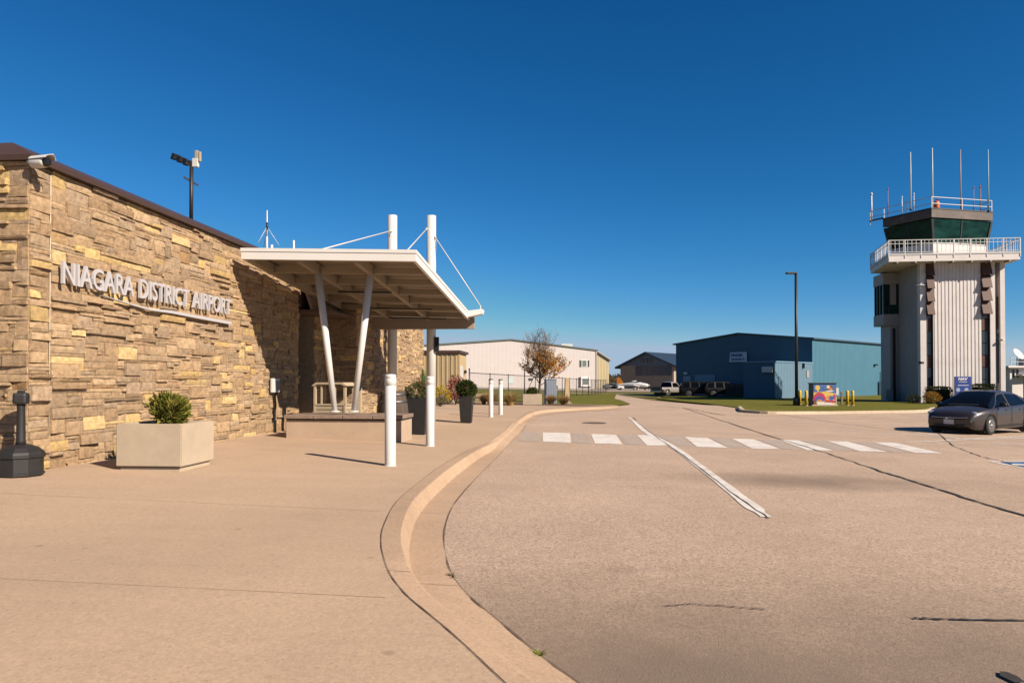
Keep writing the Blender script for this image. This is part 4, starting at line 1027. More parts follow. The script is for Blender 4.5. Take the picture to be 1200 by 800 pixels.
bm = new(); box(bm, (xf+.02, -.2, ZV(399, 55.5)), (.16, .3, .16), 0, .03); build('security_light', bm, m_white, tw)
bm = new(); box(bm, (x0-1.0, 3.7, TZ+.5), (.6, .5, 1.0), 0, .03); build('utility_box', bm, m_tws, tw)
# balcony (world polygon, front edge over the ribbed face)
BP = [Vector(p) for p in ((30.2, 54.6, 0), (39.95, 53.55, 0), (41.6, 60.3, 0), (31.9, 60.6, 0))]
zs0, zs1, zs2 = ZV(306.5, 54.6), ZV(299, 54.6), ZV(297, 54.6)
bm = new(); prism(bm, [p+UZ*zs0 for p in BP], (0, 0, zs1-zs0)); build('balcony_slab', bm, m_tw, tw, world=True)
cen = sum(BP, Vector())/4
bm = new(); prism(bm, [cen+(p-cen)*1.012+UZ*(zs1+.003) for p in BP], (0, 0, .12)); build('balcony_edge', bm, m_rail, tw, world=True)
zr1 = zs1+.12+1.08; rl = new()
for a, b in zip(BP, BP[1:]+BP[:1]):
    L = (b-a).length; n = round(L/1.25)
    for zz in (zr1, zr1-.28, zs1+.24): bar(rl, a+UZ*zz, b+UZ*zz, .055 if zz == zr1 else .04, .055 if zz == zr1 else .04)
    for k in range(n):
        p = a.lerp(b, k/n); bm = new(); bar(bm, p+UZ*(zs1-.25), p+UZ*zr1, .07, .07); build('rail_post', bm, m_rail, tw, world=True)
    bm = new()
    for k in range(int(L/.32)):
        p = a.lerp(b, (k+.5)*.32/L); bar(bm, p+UZ*(zs1+.24), p+UZ*zr1, .028, .028)
    o = build('balusters', bm, m_rail, tw, world=True)
build('handrail', rl, m_rail, tw, world=True)
for k in range(7):
    p = BP[0].lerp(BP[1], (k+.5)/7); bm = new(); box(bm, p+Vector((0, .35, zs0-.06)), (.12, .7, .11), -R(6)); build('bracket', bm, m_tws, tw, world=True)
# cab: outward leaning green glass under a dark roof
CP = [Vector(p) for p in ((34.85, 56.5, 0), (40.7, 57.75, 0), (40.6, 59.4, 0), (37.4, 61.0, 0), (32.9, 60.2, 0))]
cc = sum(CP, Vector())/5; zg0, zg1, zr0, zrt = ZV(283, 56.5), ZV(255.5, 56.5), ZV(254, 56.5), ZV(243.5, 56.5)
def off(P, k): return [cc+(p-cc)*k for p in P]
bm = new(); prism(bm, [p+UZ*zs1 for p in off(CP, .88)], (0, 0, zg0-zs1)); cw_ = build('cab_wall', bm, m_tw, tw, world=True)
bm = new(); a = [bm.verts.new(p+UZ*(zg0+.002)) for p in off(CP, .885)]; b = [bm.verts.new(p+UZ*zg1) for p in off(CP, .985)]
for k in range(5): bm.faces.new((a[k], a[(k+1) % 5], b[(k+1) % 5], b[k]))
bm.faces.new(a[::-1]); bm.faces.new(b); cg = build('cab_glass', bm, m_cabg, tw, world=True)
lo, hi = off(CP, .892), off(CP, .992)
for k in range(5):
    bm = new(); bar(bm, lo[k]+UZ*zg0, hi[k]+UZ*zg1, .16, .16); build('mullion', bm, m_dark, cg, world=True)
    bm = new(); j = (k+1) % 5; bar(bm, lo[k].lerp(lo[j], .5)+UZ*zg0, hi[k].lerp(hi[j], .5)+UZ*zg1, .09, .09); build('mullion', bm, m_dark, cg, world=True)
bm = new(); prism(bm, [p+UZ*(zg0-.05) for p in off(CP, .90)], (0, 0, .09)); build('cab_sill', bm, m_rail, tw, world=True)
m_croof = mat('weathered brown roof band', (.11, .08, .068), .6, .1, var=.25, scale=2, dirt=(.22, .165, .14), dscale=1.5, damt=.6)
bm = new(); prism(bm, [p+UZ*zr0 for p in off(CP, 1.02)], (0, 0, zrt-zr0-.06)); build('cab_roof', bm, m_croof, tw, world=True)
bm = new(); prism(bm, [p+UZ*(zrt-.058) for p in off(CP, 1.035)], (0, 0, .1)); build('roof_cap', bm, m_dark, tw, world=True)
RP = [CP[0], CP[1], CP[2]]; zc = zrt+.04; rr = new()
ext = CP[0]+(CP[4]-CP[0]).normalized()*5.5
for a, b in ((CP[0], CP[1]), (CP[1], CP[2]), (CP[0], ext)):
    for h in (.38, .92): bar(rr, a+UZ*(zc+h), b+UZ*(zc+h), .05, .05)
build('roof_rail', rr, m_rail, tw, world=True)
for a in (CP[0], CP[1], CP[0].lerp(CP[1], .5), ext, CP[0].lerp(CP[4], .5), CP[4]):
    bm = new(); bar(bm, a+UZ*(zc-.3), a+UZ*(zc+.92), .06, .06); build('rail_post', bm, m_rail, tw, world=True)
bm = new(); bar(bm, CP[4]+UZ*(zc+.05), ext+UZ*(zc+.05), .2, .1); build('antenna_outrigger', bm, m_dark, tw, world=True)
# masts on the cab roof
m_red = mat('red obstruction paint', (.5, .04, .03), .5, var=.05); m_org = mat('safety orange plastic', (.85, .14, .02), .5, var=.05)
TA = [(1067.5, 177, 57.2, .05, m_white, 'tallest left white whip antenna on the tower cab roof'), (1093, 172, 56.6, .055, m_white, 'white whip antenna at the front corner of the tower cab roof'), (1126, 174, 57.2, .05, mat('reddish antenna', (.52, .40, .40), .5, var=.05), 'reddish whip antenna at the middle of the tower cab roof'), (1158.5, 174, 57.6, .05, mat('pale blue antenna', (.38, .58, .70), .5, var=.05), 'pale blue whip antenna at the right end of the tower cab roof')]
for u, v, d, r, m, lb in TA:
    p = at(u, 243, d); t = thing('whip_antenna', lb, 'antenna', (p.x, p.y, zc-.02), 0, 'tall antennas on the control tower')
    H = ZV(v, d)-zc; bm = new(); tube(bm, [(0, 0, 0), (0, 0, H*.55), (0, 0, H)], [r, r*.85, r*.6], 8); build('rod', bm, m, t)
    bm = new(); lathe(bm, (0, 0, 0), [(.12, 0), (.12, .06), (r, .1)], 10); build('base', bm, m_dark, t)
SA = [(1021.3, 225, 61.2, .07, m_white, 'short thick white antenna at the left end of the tower roof rail'), (1040.5, 219, 59.5, .035, m_red, 'short red tipped rod on the left roof rail of the tower'), (1141, 217, 58.4, .035, m_red, 'short red rod left of the pale blue tower antenna'), (1149, 216.5, 58.6, .04, m_red, 'short red tipped rod nearest the pale blue tower antenna'), (1057, 229, 58.5, .04, m_white, 'short white rod behind the left tower roof rail'), (1071, 225, 58, .035, m_white, 'thin white rod right of the tallest left tower antenna')]
for u, v, d, r, m, lb in SA:
    p = at(u, 243, d); t = thing('short_antenna', lb, 'antenna', (p.x, p.y, zc-.02), 0, 'short antennas on the control tower')
    H = ZV(v, d)-zc; bm = new(); tube(bm, [(0, 0, 0), (0, 0, H-.2)], r, 8); build('rod', bm, m_white if m is m_white else mat('dull red rod', (.35, .16, .15), .6, var=.1), t)
    bm = new(); lathe(bm, (0, 0, H-.2), [(r*1.5, 0), (r*1.6, .1), (r*.8, .2)], 8); build('tip', bm, m, t)
p = at(1097.5, 240, 56.9); t = thing('obstruction_light', 'orange red warning beacon at the front corner of the tower roof', 'beacon', (p.x, p.y, zc))
bm = new(); lathe(bm, (0, 0, 0), [(.22, 0), (.24, .1), (.24, .5), (.18, .62), (.05, .68)], 14); build('lamp', bm, m_org, t)
bm = new(); tube(bm, [(-.1, 0, .6), (.05, 0, .78), (.22, 0, .8)], .05, 8); build('bracket', bm, m_red, t)
# ================================================================= blue hangar
def v2(x, y): return Vector((x, y, 0))
P0, PL, PR = v2(33, 75), v2(20.9, 87), v2(48.7, 88)
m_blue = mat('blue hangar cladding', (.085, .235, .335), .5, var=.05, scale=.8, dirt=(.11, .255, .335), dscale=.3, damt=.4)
m_blue_shade = mat('shade deepened hangar cladding', (.028, .135, .225), .5, var=.05, scale=.8)  # hangar blue darkened: deep shade of gable and annex end put into the colour
m_lblue = mat('pale blue panel', (.20, .36, .50), .5, var=.05)
hz = zr(25)-.03; EV = ZV(397, 75); RG = ZV(391.5, 80.9)
bh = thing('blue_hangar', 'large dark blue metal hangar with gable front and low annex', 'hangar', (P0.x, P0.y, hz))
GL = (PL-P0).length
def gtop(s): t = s/GL; return EV+(RG-EV)*(1-abs(2*t-1))
bm = new(); ribs(bm, PL, P0, hz, lambda s: gtop(GL-s), .3, .008, .6); build('gable_wall', bm, m_blue_shade, bh, world=True)
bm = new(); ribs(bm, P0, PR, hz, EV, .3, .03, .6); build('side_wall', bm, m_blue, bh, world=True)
bk = PL+(PR-P0)
bm = new(); quad(bm, [bk+UZ*hz, PL+UZ*hz, PL+UZ*EV, bk+UZ*EV]); quad(bm, [PR+UZ*hz, bk+UZ*hz, bk+UZ*EV, (PR+bk)/2+UZ*RG, PR+UZ*EV]); build('rear_wall', bm, m_blue, bh, world=True)
m_trim = mat('dark blue roof trim', (.05, .10, .14), .5, var=.05)
dg = (PL-P0).normalized(); ds = (PR-P0).normalized(); mid = (P0+PL)/2; midr = (PR+bk)/2
bm = new()
o1 = -ds*.25
for a, b in ((P0-dg*.3, mid), (PL+dg*.3, mid)):
    za, zb = EV-.05+.02, RG+.03
    r = (PR-P0)+ds*.5
    prism(bm, [a+o1+UZ*za, b+o1+UZ*zb, b+o1+UZ*(zb+.16), a+o1+UZ*(za+.16)], r)
build('roof', bm, m_trim, bh, world=True)
# annex standing out from the gable corner
A1 = v2(26.95, 69.98); A2 = v2(24.55, 72.35); A3 = P0+dg*3.38; AH = ZV(424.3, 70.3)
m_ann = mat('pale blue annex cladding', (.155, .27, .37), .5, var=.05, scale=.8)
bm = new(); ribs(bm, A2, A1, hz, AH, .3, .008, .6); build('annex_end', bm, m_blue_shade, bh, world=True)
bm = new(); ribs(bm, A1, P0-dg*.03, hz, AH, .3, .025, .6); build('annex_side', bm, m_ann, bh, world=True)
bm = new(); prism(bm, [q+UZ*(AH+.002) for q in (A1-ds*.15-dg*.1, A2-ds*.15+dg*.1, A3+dg*.1-ds*.05, P0-dg*.1-ds*.05)], (0, 0, .12)); build('annex_roof', bm, m_lblue, bh, world=True)
bm = new(); quad(bm, [A3+UZ*hz, A2+UZ*hz, A2+UZ*AH, A3+UZ*AH]); build('annex_rear', bm, m_blue, bh, world=True)
def ong(u):                                   # point on the gable plane under pixel column u
    a = (u-600)/FPX; t = (P0.x-a*P0.y)/(a*dg.y-dg.x); return P0+dg*t
gn = Vector((-dg.y, dg.x, 0));  gn = gn if gn.dot(v2(-1, -1)) > 0 else -gn
def panel(name, u0, u1, v0, v1, m, out=.07, th=.06):
    a, b = ong(u0), ong(u1); za, zb = ZV(v1, (a.y+b.y)/2), ZV(v0, (a.y+b.y)/2)
    bm = new(); prism(bm, [a+gn*out+UZ*max(za, hz+.02), b+gn*out+UZ*max(za, hz+.02), b+gn*out+UZ*zb, a+gn*out+UZ*zb], -gn*th); return build(name, bm, m, bh, world=True)
panel('side_door', 801, 809.5, 440.5, 463, mat('pale door paint', (.40, .43, .50), .6, var=.05))
panel('garage_door', 814.5, 838, 439, 463, mat('mid blue door', (.13, .30, .43), .5, var=.06))
panel('door_lamp', 802, 806, 436, 438.5, m_white, .2, .15)
sn = (A1-A2).normalized(); aen = Vector((sn.y, -sn.x, 0))
q = A2.lerp(A1, .80); bm = new(); box(bm, q+aen*.3+UZ*ZV(433, 71), (.9, .6, .62), math.atan2(sn.y, sn.x), .04); build('air_conditioner', bm, m_white, bh, world=True)
q = A1.lerp(P0, .85); an_ = Vector((ds.y, -ds.x, 0))
bm = new(); box(bm, q+an_*.05+UZ*ZV(438, 74), (.5, .1, .75), math.atan2(ds.y, ds.x)); build('vent', bm, m_tws, bh, world=True)
q = A1.lerp(P0, .72); bm = new(); box(bm, q+an_*.15+UZ*ZV(428.5, 73.5), (.16, .2, .55), math.atan2(ds.y, ds.x), .02); build('wall_lamp', bm, m_dark, bh, world=True)
def ons(u): a = (u-600)/FPX; t = (P0.x-a*P0.y)/(a*ds.y-ds.x); return P0+ds*t
for u, v in ((1024.5, 427.5), (1040.5, 420)):
    q = ons(u); bm = new(); box(bm, q+an_*.2+UZ*ZV(v, q.y), (.5, .35, .18), math.atan2(ds.y, ds.x), .03); build('wall_lamp', bm, m_dark, bh, world=True)
a, b = ons(1035.2), ons(1040.8); bm = new(); rz_ = math.atan2(ds.y, ds.x)
zd0, zd1 = hz+.1, ZV(442.5, 86)
for q in (a, b): bar(bm, q+an_*.09+UZ*zd0, q+an_*.09+UZ*zd1, .12, .12)
bar(bm, a+an_*.09+UZ*zd1, b+an_*.09+UZ*zd1, .13, .13); bar(bm, a+an_*.09+UZ*zd0, b+an_*.09+UZ*zd0, .13, .13)
dd = build('door_frame', bm, m_white, bh, world=True)
bm = new(); m_ = (a+b)/2; box(bm, m_+an_*.06+UZ*(zd0+zd1)/2, ((a-b).length*.75, .05, zd1-zd0-.3), rz_); build('door', bm, m_lblue, bh, world=True)
q = ons(1029.5); bm = new(); box(bm, q+an_*.4+UZ*(hz+.95), (.5, .4, 1.9), rz_, .04); build('gas_meter', bm, m_white, bh, world=True)
q = ons(1031.5); bm = new(); bar(bm, q+an_*.2+UZ*hz, q+an_*.2+UZ*(hz+3.1), .12, .12); build('gas_pipe', bm, m_tws, bh, world=True)
# hangar sign
a, b = ong(855.8), ong(876.5); z0_, z1_ = ZV(424.2, 82), ZV(413, 82)
sgn = thing('hangar_sign', 'white PANGEA sign with blue lettering on the dark blue hangar gable', 'sign', ((a+b)/2+gn*.2+UZ*z0_))
bm = new(); prism(bm, [a+gn*.28+UZ*z0_, b+gn*.28+UZ*z0_, b-(b-a)*.03+gn*.16+UZ*z1_, a+(b-a)*.03+gn*.16+UZ*z1_], -gn*.07); build('board', bm, mat('white sign board', (.80, .80, .82), .5, var=.04), sgn, world=True)
m_sbl = mat('royal blue lettering', (.01, .025, .22), .5, var=0)
ex_ = (b-a).normalized(); L_ = (b-a).length; tilt = (UZ*(z1_-z0_)-gn*.12).normalized(); Hh = z1_-z0_
for txt, x0_, x1_, y0_, y1_ in (('PANGEA', .10, .76, .54, .86), ('HANGAR 12', .10, .86, .16, .38)):
    tb_ = text_mesh(txt, 1, .01, .03); fit_text(tb_, L_*x0_, L_*x1_, Hh*y0_, Hh*y1_, a+gn*.295+UZ*z0_, ex_, tilt); build('lettering', tb_, m_sbl, sgn, world=True)
# ================================================================= other hangars
m_wh = mat('white hangar cladding', (.56, .505, .485), .55, var=.04, scale=.6)
WR, WM, WLf = v2(20.8, 168), v2(-.27, 158), v2(-21.4, 148)
we, wrg = ZV(411, 168), ZV(398.8, 158); wz = zr(20)-.05
wh = thing('white_hangar', 'long white metal hangar with dark roof edge behind the autumn tree', 'hangar', (WR.x, WR.y, wz))
gl = (WR-WLf).length
bm = new(); ribs(bm, WLf, WR, wz, lambda s: we+(wrg-we)*(1-abs(2*s/gl-1)), 1.0, .018, .7); build('gable_wall', bm, m_wh, wh, world=True)
wd_ = (WR-WLf).normalized(); wn = Vector((wd_.y, -wd_.x, 0)); back_ = -wn*30
bm = new(); quad(bm, [WR+UZ*wz, WR+back_+UZ*wz, WR+back_+UZ*we, WR+UZ*we]); quad(bm, [WLf+UZ*wz, WLf+back_+UZ*wz, WLf+back_+UZ*we, WLf+UZ*we]); quad(bm, [WLf+back_+UZ*wz, WR+back_+UZ*wz, WR+back_+UZ*we, WM+back_+UZ*wrg, WLf+back_+UZ*we]); build('rear_wall', bm, m_wh, wh, world=True)
m_gtrim = mat('dark green roof trim', (.07, .10, .085), .6, var=.1)
bm = new()
for a in (WR, WLf):
    e = (a-WM).normalized()*.3; prism(bm, [a+e+wn*.3+UZ*(we-.04), WM+wn*.3+UZ*(wrg+.04), WM+wn*.3+UZ*(wrg+.36), a+e+wn*.3+UZ*(we+.28)], back_-wn*.6)
build('roof', bm, m_gtrim, wh, world=True)
def onw(u): a = (u-600)/FPX; d = wd_; t = (WLf.x-a*WLf.y)/(a*d.y-d.x); return WLf+d*t
def wpan(name, u0, u1, v0, v1, m, out=.12, par=None):
    a, b = onw(u0), onw(u1); bm = new(); Y = (a.y+b.y)/2
    prism(bm, [a+wn*out+UZ*ZV(v1, Y), b+wn*out+UZ*ZV(v1, Y), b+wn*out+UZ*ZV(v0, Y), a+wn*out+UZ*ZV(v0, Y)], -wn*.1); return build(name, bm, m, par or wh, world=True)
m_gg = mat('grey green glass', (.16, .19, .18), .15, var=.1, spec=.6)
f = wpan('window_frame', 679, 690.3, 421.5, 430, m_white, .14); wpan('pane', 682, 687, 422.3, 429.3, m_gg, .17, f); wpan('shutter', 679.2, 681.2, 422, 429.6, m_dark, .18, f); wpan('shutter', 688.2, 690.2, 422, 429.6, m_dark, .18, f)
f = wpan('window_frame', 680.5, 691, 441, 453.5, m_white, .14); wpan('pane', 682.7, 689.5, 443.5, 450.5, m_gg, .17, f); wpan('shutter', 678, 680.2, 442, 453, m_dark, .18, f); wpan('sill', 677.5, 691.5, 452.8, 453.8, m_dark, .22, f)
wpan('roundel', 595.5, 601.5, 442, 449, mat('pale sign blue', (.52, .62, .62), .5, var=.1)); wpan('vent', 619.5, 624, 443, 445.5, m_dark, .2)
wpan('drain_pipe', 698.2, 699.2, 411, 455.5, m_tws, .2)
q = onw(685)+back_*.3; bm = new(); box(bm, q+UZ*(we+1.2), (3, 3, 1.6), 0, .2); build('roof_vent', bm, m_white, wh, world=True)
# cream hangar
ch = thing('cream_hangar', 'cream yellow gabled hangar right of the long white hangar', 'hangar', (22.4, 186, wz))
cz = ZV(421, 186); ca_ = ZV(410, 186); m_cream = mat('cream cladding', (.72, .60, .36), .6, var=.04, scale=.5)
bm = new(); ribs(bm, (18.4, 186), (26.4, 186), wz, lambda s: cz+(ca_-cz)*(1-abs(s-4)/4), .8, .05, .7); build('gable_wall', bm, m_cream, ch, world=True)
bm = new(); quad(bm, [(26.4, 186, wz), (26.4, 205, wz), (26.4, 205, cz), (26.4, 186, cz)]); quad(bm, [(18.4, 186, wz), (18.4, 205, wz), (18.4, 205, cz), (18.4, 186, cz)]); quad(bm, [(18.4, 205, wz), (26.4, 205, wz), (26.4, 205, cz), (22.4, 205, ca_), (18.4, 205, cz)]); build('side_wall', bm, m_cream, ch, world=True)
bm = new()
for sx in (-1, 1): prism(bm, [(22.4, 185.5, ca_+.03), (22.4+sx*4.6, 185.5, cz-.38), (22.4+sx*4.6, 185.5, cz-.05), (22.4, 185.5, ca_+.36)], (0, 20, 0))
build('roof', bm, mat('pale roof metal', (.55, .52, .48), .5, var=.05), ch, world=True)
# grey hangar
GL_, GR_ = v2(27.8, 175), v2(39.1, 165); gd = (GR_-GL_).normalized(); gnn = Vector((gd.y, -gd.x, 0)); gz = zr(30)-.05; Lg = (GR_-GL_).length
ge, gr = ZV(428, 170), ZV(414.5, 170)
gh = thing('grey_hangar', 'old grey brown hangar with blue gable and glazed sliding doors', 'hangar', (GL_.x, GL_.y, gz))
GM = (GL_+GR_)/2; gb = -gnn*22
bm = new(); ribs(bm, GL_, GR_, gz, ge, .9, .05, .7); build('door_panels', bm, mat('weathered door boards', (.36, .29, .23), .8, var=.15, scale=1.5), gh, world=True)
bm = new(); prism(bm, [GL_+UZ*ge, GR_+UZ*ge, GM+UZ*gr], gb); build('gable', bm, mat('slate blue gable', (.13, .17, .22), .7, var=.1), gh, world=True)
bm = new(); quad(bm, [GR_+UZ*gz, GR_+gb+UZ*gz, GR_+gb+UZ*ge, GR_+UZ*ge]); quad(bm, [GL_+UZ*gz, GL_+gb+UZ*gz, GL_+gb+UZ*ge, GL_+UZ*ge]); quad(bm, [GL_+gb+UZ*gz, GR_+gb+UZ*gz, GR_+gb+UZ*ge, GL_+gb+UZ*ge]); build('side_wall', bm, mat('tan side cladding', (.45, .36, .27), .8, var=.1), gh, world=True)
bm = new()
for a in (GL_, GR_):
    e = (a-GM).normalized()*1.2; prism(bm, [a+e+gnn*.8+UZ*(ge-.75), GM+gnn*.8+UZ*(gr+.05), GM+gnn*.8+UZ*(gr+.5), a+e+gnn*.8+UZ*(ge-.3)], gb-gnn*1.2)
build('roof', bm, mat('dark blue roof metal', (.03, .055, .09), .5, var=.1), gh, world=True)
m_gwin = mat('dim blue hangar glazing', (.035, .045, .075), .2, var=.2, scale=2)
for k in range(6):
    a, b = GL_.lerp(GR_, .30+k*.112), GL_.lerp(GR_, .30+k*.112+.104); bm = new(); prism(bm, [a+gnn*.1+UZ*(ZV(440, 169)), b+gnn*.1+UZ*(ZV(440, 169)), b+gnn*.1+UZ*(ge-.1), a+gnn*.1+UZ*(ge-.1)], -gnn*.08); build('window', bm, m_gwin, gh, world=True)
for t in (.42, .5, .58):
    a = GL_.lerp(GR_, t); bm = new(); box(bm, a+gnn*.1+UZ*(ge+1.15), (.85, .1, .9), math.atan2(gd.y, gd.x)); build('gable_window', bm, m_gwin if t == .5 else m_white if False else m_gwin, gh, world=True)
# white building beyond the grey hangar
wb = thing('white_shed', 'small white building glimpsed between the grey and blue hangars', 'building', (42.6, 182, gz))
bm = new(); box(bm, (1.3, 3, 2.2), (6.2, 8, 4.4)); build('wall', bm, m_wh, wb)
bm = new(); box(bm, (1.3, 3, 4.55), (6.6, 8.4, .28)); build('roof', bm, m_tws, wb)
for zz in (1.4, 3.2):
    bm = new(); box(bm, (.2, -1.05, zz), (1.0, .08, .8)); build('window', bm, m_gg, wb)
# white service building at the right
sb = thing('service_building', 'low white service building with porch right of the control tower', 'building', (49.6, 68, TZ-.05))
bm = new(); box(bm, (9, 5, 1.55), (18, 10, 3.1)); build('wall', bm, m_tw, sb)
bm = new(); box(bm, (8.9, 4.9, 3.22), (18.8, 10.8, .2), 0, .02); build('roof', bm, m_tw, sb)
bm = new(); prism(bm, [(.5, -.9, 2.35), (.8, -.9, 2.55), (3.2, -.9, 2.75), (3.2, -.9, 2.5)], (0, .88, 0)); build('porch_roof', bm, m_white, sb)
for x in (1.0, 2.9):
    bm = new(); bar(bm, (x, -.8, 0), (x, -.8, 2.42), .22, .22); build('porch_post', bm, m_white, sb)
bm = new(); box(bm, (1.75, -.03, 1.15), (.75, .06, 2.3)); build('door', bm, m_dark, sb)
for x in (.35, .75):
    bm = new(); box(bm, (x, -.03, 2.55), (.16, .06, .8)); build('window', bm, m_glassd, sb)
rl = new()
for zz in (3.75, 4.15): bar(rl, (.4, .4, zz), (17, .4, zz), .05, .05)
for k in range(12): bar(rl, (.4+k*1.5, .4, 3.3), (.4+k*1.5, .4, 4.15), .05, .05)
build('roof_rail', rl, m_rail, sb)
ds_ = thing('satellite_dish', 'white satellite dish on the roof of the low service building', 'satellite dish', (52.1, 70.4, TZ+3.3))
bm = new(); lathe(bm, (0, 0, 1.15), [(.02, .0), (.35, .05), (.62, .16), (.66, .2), (.62, .2), (.3, .1), (.02, .06)], 20, M=Matrix.Rotation(R(55), 3, 'X') @ Matrix.Rotation(R(20), 3, 'Y')); build('reflector', bm, m_white, ds_)
bm = new(); tube(bm, [(0, 0, -.05), (0, 0, 1.1)], .06, 8); build('stand', bm, m_tws, ds_)
for i, (x, lb) in enumerate(((50.6, 'left small rooftop cooling unit on the service building'), (53.4, 'right small rooftop cooling unit on the service building'))):
    t = thing('rooftop_unit', lb, 'cooling unit', (x, 71, TZ+3.27), 0, 'rooftop units'); bm = new(); box(bm, (0, 0, .4), (.9, .8, .8), 0, .05); build('casing', bm, m_tws, t); bm = new(); lathe(bm, (0, 0, .8), [(.3, 0), (.3, .06), (.26, .07)], 14); build('fan_guard', bm, m_dark, t)
# ================================================================= street furniture on the lawn
rnd = random.Random(99)
def lz(x): return zr(x)+.05
def glawn(u, v): return gnd(u, v, zr, .05)
q = glawn(933.5, 475)
lp = thing('lamp_post', 'tall black lamp post with flat head on the lawn', 'lamp post', q)
Hl = ZV(319, q.y)-q.z
bm = new(); tube(bm, [(0, 0, .5), (0, 0, Hl)], [.12, .095], 14); build('pole', bm, m_dark, lp)
bm = new(); lathe(bm, (0, 0, -.1), [(.24, 0), (.24, .62), (.2, .68), (.13, .7)], 16); build('foot', bm, m_dark, lp)
bm = new(); box(bm, (-.34, 0, Hl-.05), (.72, .34, .12), 0, .03); build('lamp_head', bm, m_dark, lp)
bm = new(); box(bm, (-.4, 0, Hl-.118), (.45, .26, .02)); build('lens', bm, mat('lamp diffuser', (.5, .5, .48), .4, var=0), lp)
m_yel = mat('yellow safety sleeve', (.80, .50, .02), .5, var=.06, scale=3)
YB = [(937.3, 474, 'yellow bollard just behind the black lamp post'), (944.8, 475.3, 'yellow bollard between lamp post and painted cabinet'), (993, 475, 'yellow bollard right of the painted cabinet'), (999.2, 475, 'rightmost yellow bollard on the lawn')]
b0 = None
for u, v, lb in YB:
    q = glawn(u, v)
    if b0 is None:
        b0 = thing('yellow_bollard', lb, 'bollard', q, 0, 'yellow bollards around the cabinet')
        bm = new(); lathe(bm, (0, 0, 0), [(.10, 0), (.10, 1.0), (.085, 1.05), (.04, 1.08)], 18); build('sleeve', bm, m_yel, b0)
        bm = new(); lathe(bm, (0, 0, 0), [(.13, -.02), (.13, .03), (.10, .035)], 16); build('collar', bm, m_conc, b0)
    else: dup(b0, q, 0, lb)
q = glawn(986.5, 473.8); pk = thing('wooden_stake', 'short weathered wooden post between painted cabinet and yellow bollards', 'post', q)
bm = new(); box(bm, (0, 0, .46), (.14, .12, .92), 0, .01); build('post', bm, mat('weathered wood', (.24, .20, .16), .9, var=.2, scale=9), pk)
bm = new(); box(bm, (0, 0, .93), (.18, .16, .05), 0, .01); build('cap', bm, m_tws, pk)
# cabinet with a colourful mural
q = glawn(967, 475.3); q.y += .45
mb = thing('painted_cabinet', 'utility cabinet covered in a colourful painted landscape mural on the lawn', 'cabinet', q, R(-4))
CWd, CDp, CHt = 1.58, .9, 1.52
bm = new(); box(bm, (0, 0, CHt/2+.04), (CWd, CDp, CHt), 0, .012); build('body', bm, m_dark, mb)
bm = new(); box(bm, (0, 0, CHt+.07), (CWd+.08, CDp+.08, .06), 0, .01); build('lid', bm, m_dark, mb)
bm = new(); box(bm, (0, .02, .03), (CWd+.2, CDp+.2, .1), 0, .01); build('pad', bm, m_conc, mb)
bm = new(); box(bm, (CWd/2+.16, 0, 1.0), (.26, .3, .5), 0, .02); bar(bm, (CWd/2+.16, 0, 0), (CWd/2+.16, 0, .8), .07, .07); build('meter_box', bm, m_white, mb)
MC = {k: mat('mural '+k, c, .6, var=.12, scale=9) for k, c in dict(sky=(.06, .16, .42), yellow=(.85, .55, .10), orange=(.80, .28, .05), red=(.55, .05, .06), magenta=(.55, .03, .22), purple=(.14, .07, .28), cream=(.85, .68, .42), white=(.82, .80, .78), brown=(.22, .08, .04), blue=(.05, .14, .40)).items()}
mu = new(); yf = -CDp/2; order = []
def mpoly(pts, key, dz):
    f = quad(mu, [((x-.5)*(CWd-.06), yf-.004-dz*.0016, .06+z*(CHt-.08)) for x, z in pts])
    if key not in order: order.append(key)
    f.material_index = order.index(key)
def mdisc(cx, cz, rx, rz, key, dz, a0=0, a1=360, n=24):
    mpoly([(cx+rx*math.cos(R(a0+(a1-a0)*k/(n-1 if a1-a0 < 360 else n))), cz+rz*math.sin(R(a0+(a1-a0)*k/(n-1 if a1-a0 < 360 else n)))) for k in range(n)], key, dz)
mpoly([(0, .55), (1, .5), (1, 1), (0, 1)], 'sky', 0); mpoly([(0, 0), (1, 0), (1, .56), (.6, .62), (.3, .60), (0, .62)], 'cream', 1)
mpoly([(0, .40), (0, .60), (.55, .66), (1, .55), (1, .48)], 'yellow', 2); mpoly([(.5, .30), (1, .25), (1, .44), (.62, .46)], 'orange', 3); mpoly([(.45, .14), (1, .1), (1, .22), (.6, .26)], 'red', 3)
mdisc(.26, .20, .30, .42, 'red', 4, 0, 180); mdisc(.26, .20, .26, .32, 'magenta', 5, 0, 180); mdisc(.26, .19, .22, .24, 'purple', 6, 0, 180); mdisc(.26, .18, .17, .16, 'blue', 7, 0, 180); mdisc(.27, .18, .12, .09, 'orange', 8, 0, 180)
mdisc(.18, .84, .11, .12, 'yellow', 4); mdisc(.20, .72, .04, .08, 'yellow', 5); mdisc(.72, .82, .15, .14, 'brown', 4); mdisc(.66, .88, .08, .08, 'cream', 5); mdisc(.78, .78, .06, .06, 'orange', 5)
mpoly([(.36, .72), (.56, .76), (.60, .86), (.46, .90), (.40, .80)], 'blue', 6); mpoly([(.50, .66), (.80, .64), (.95, .70), (.7, .72)], 'white', 6); mdisc(.80, .34, .10, .11, 'blue', 6); mdisc(.93, .40, .05, .14, 'magenta', 6)
mpoly([(.16, .02), (.84, .02), (.80, .11), (.2, .12)], 'white', 9); mpoly([(.0, .02), (.15, .02), (.12, .2), (0, .3)], 'brown', 5)
build('mural', mu, [MC[k] for k in order], mb, recalc=False)
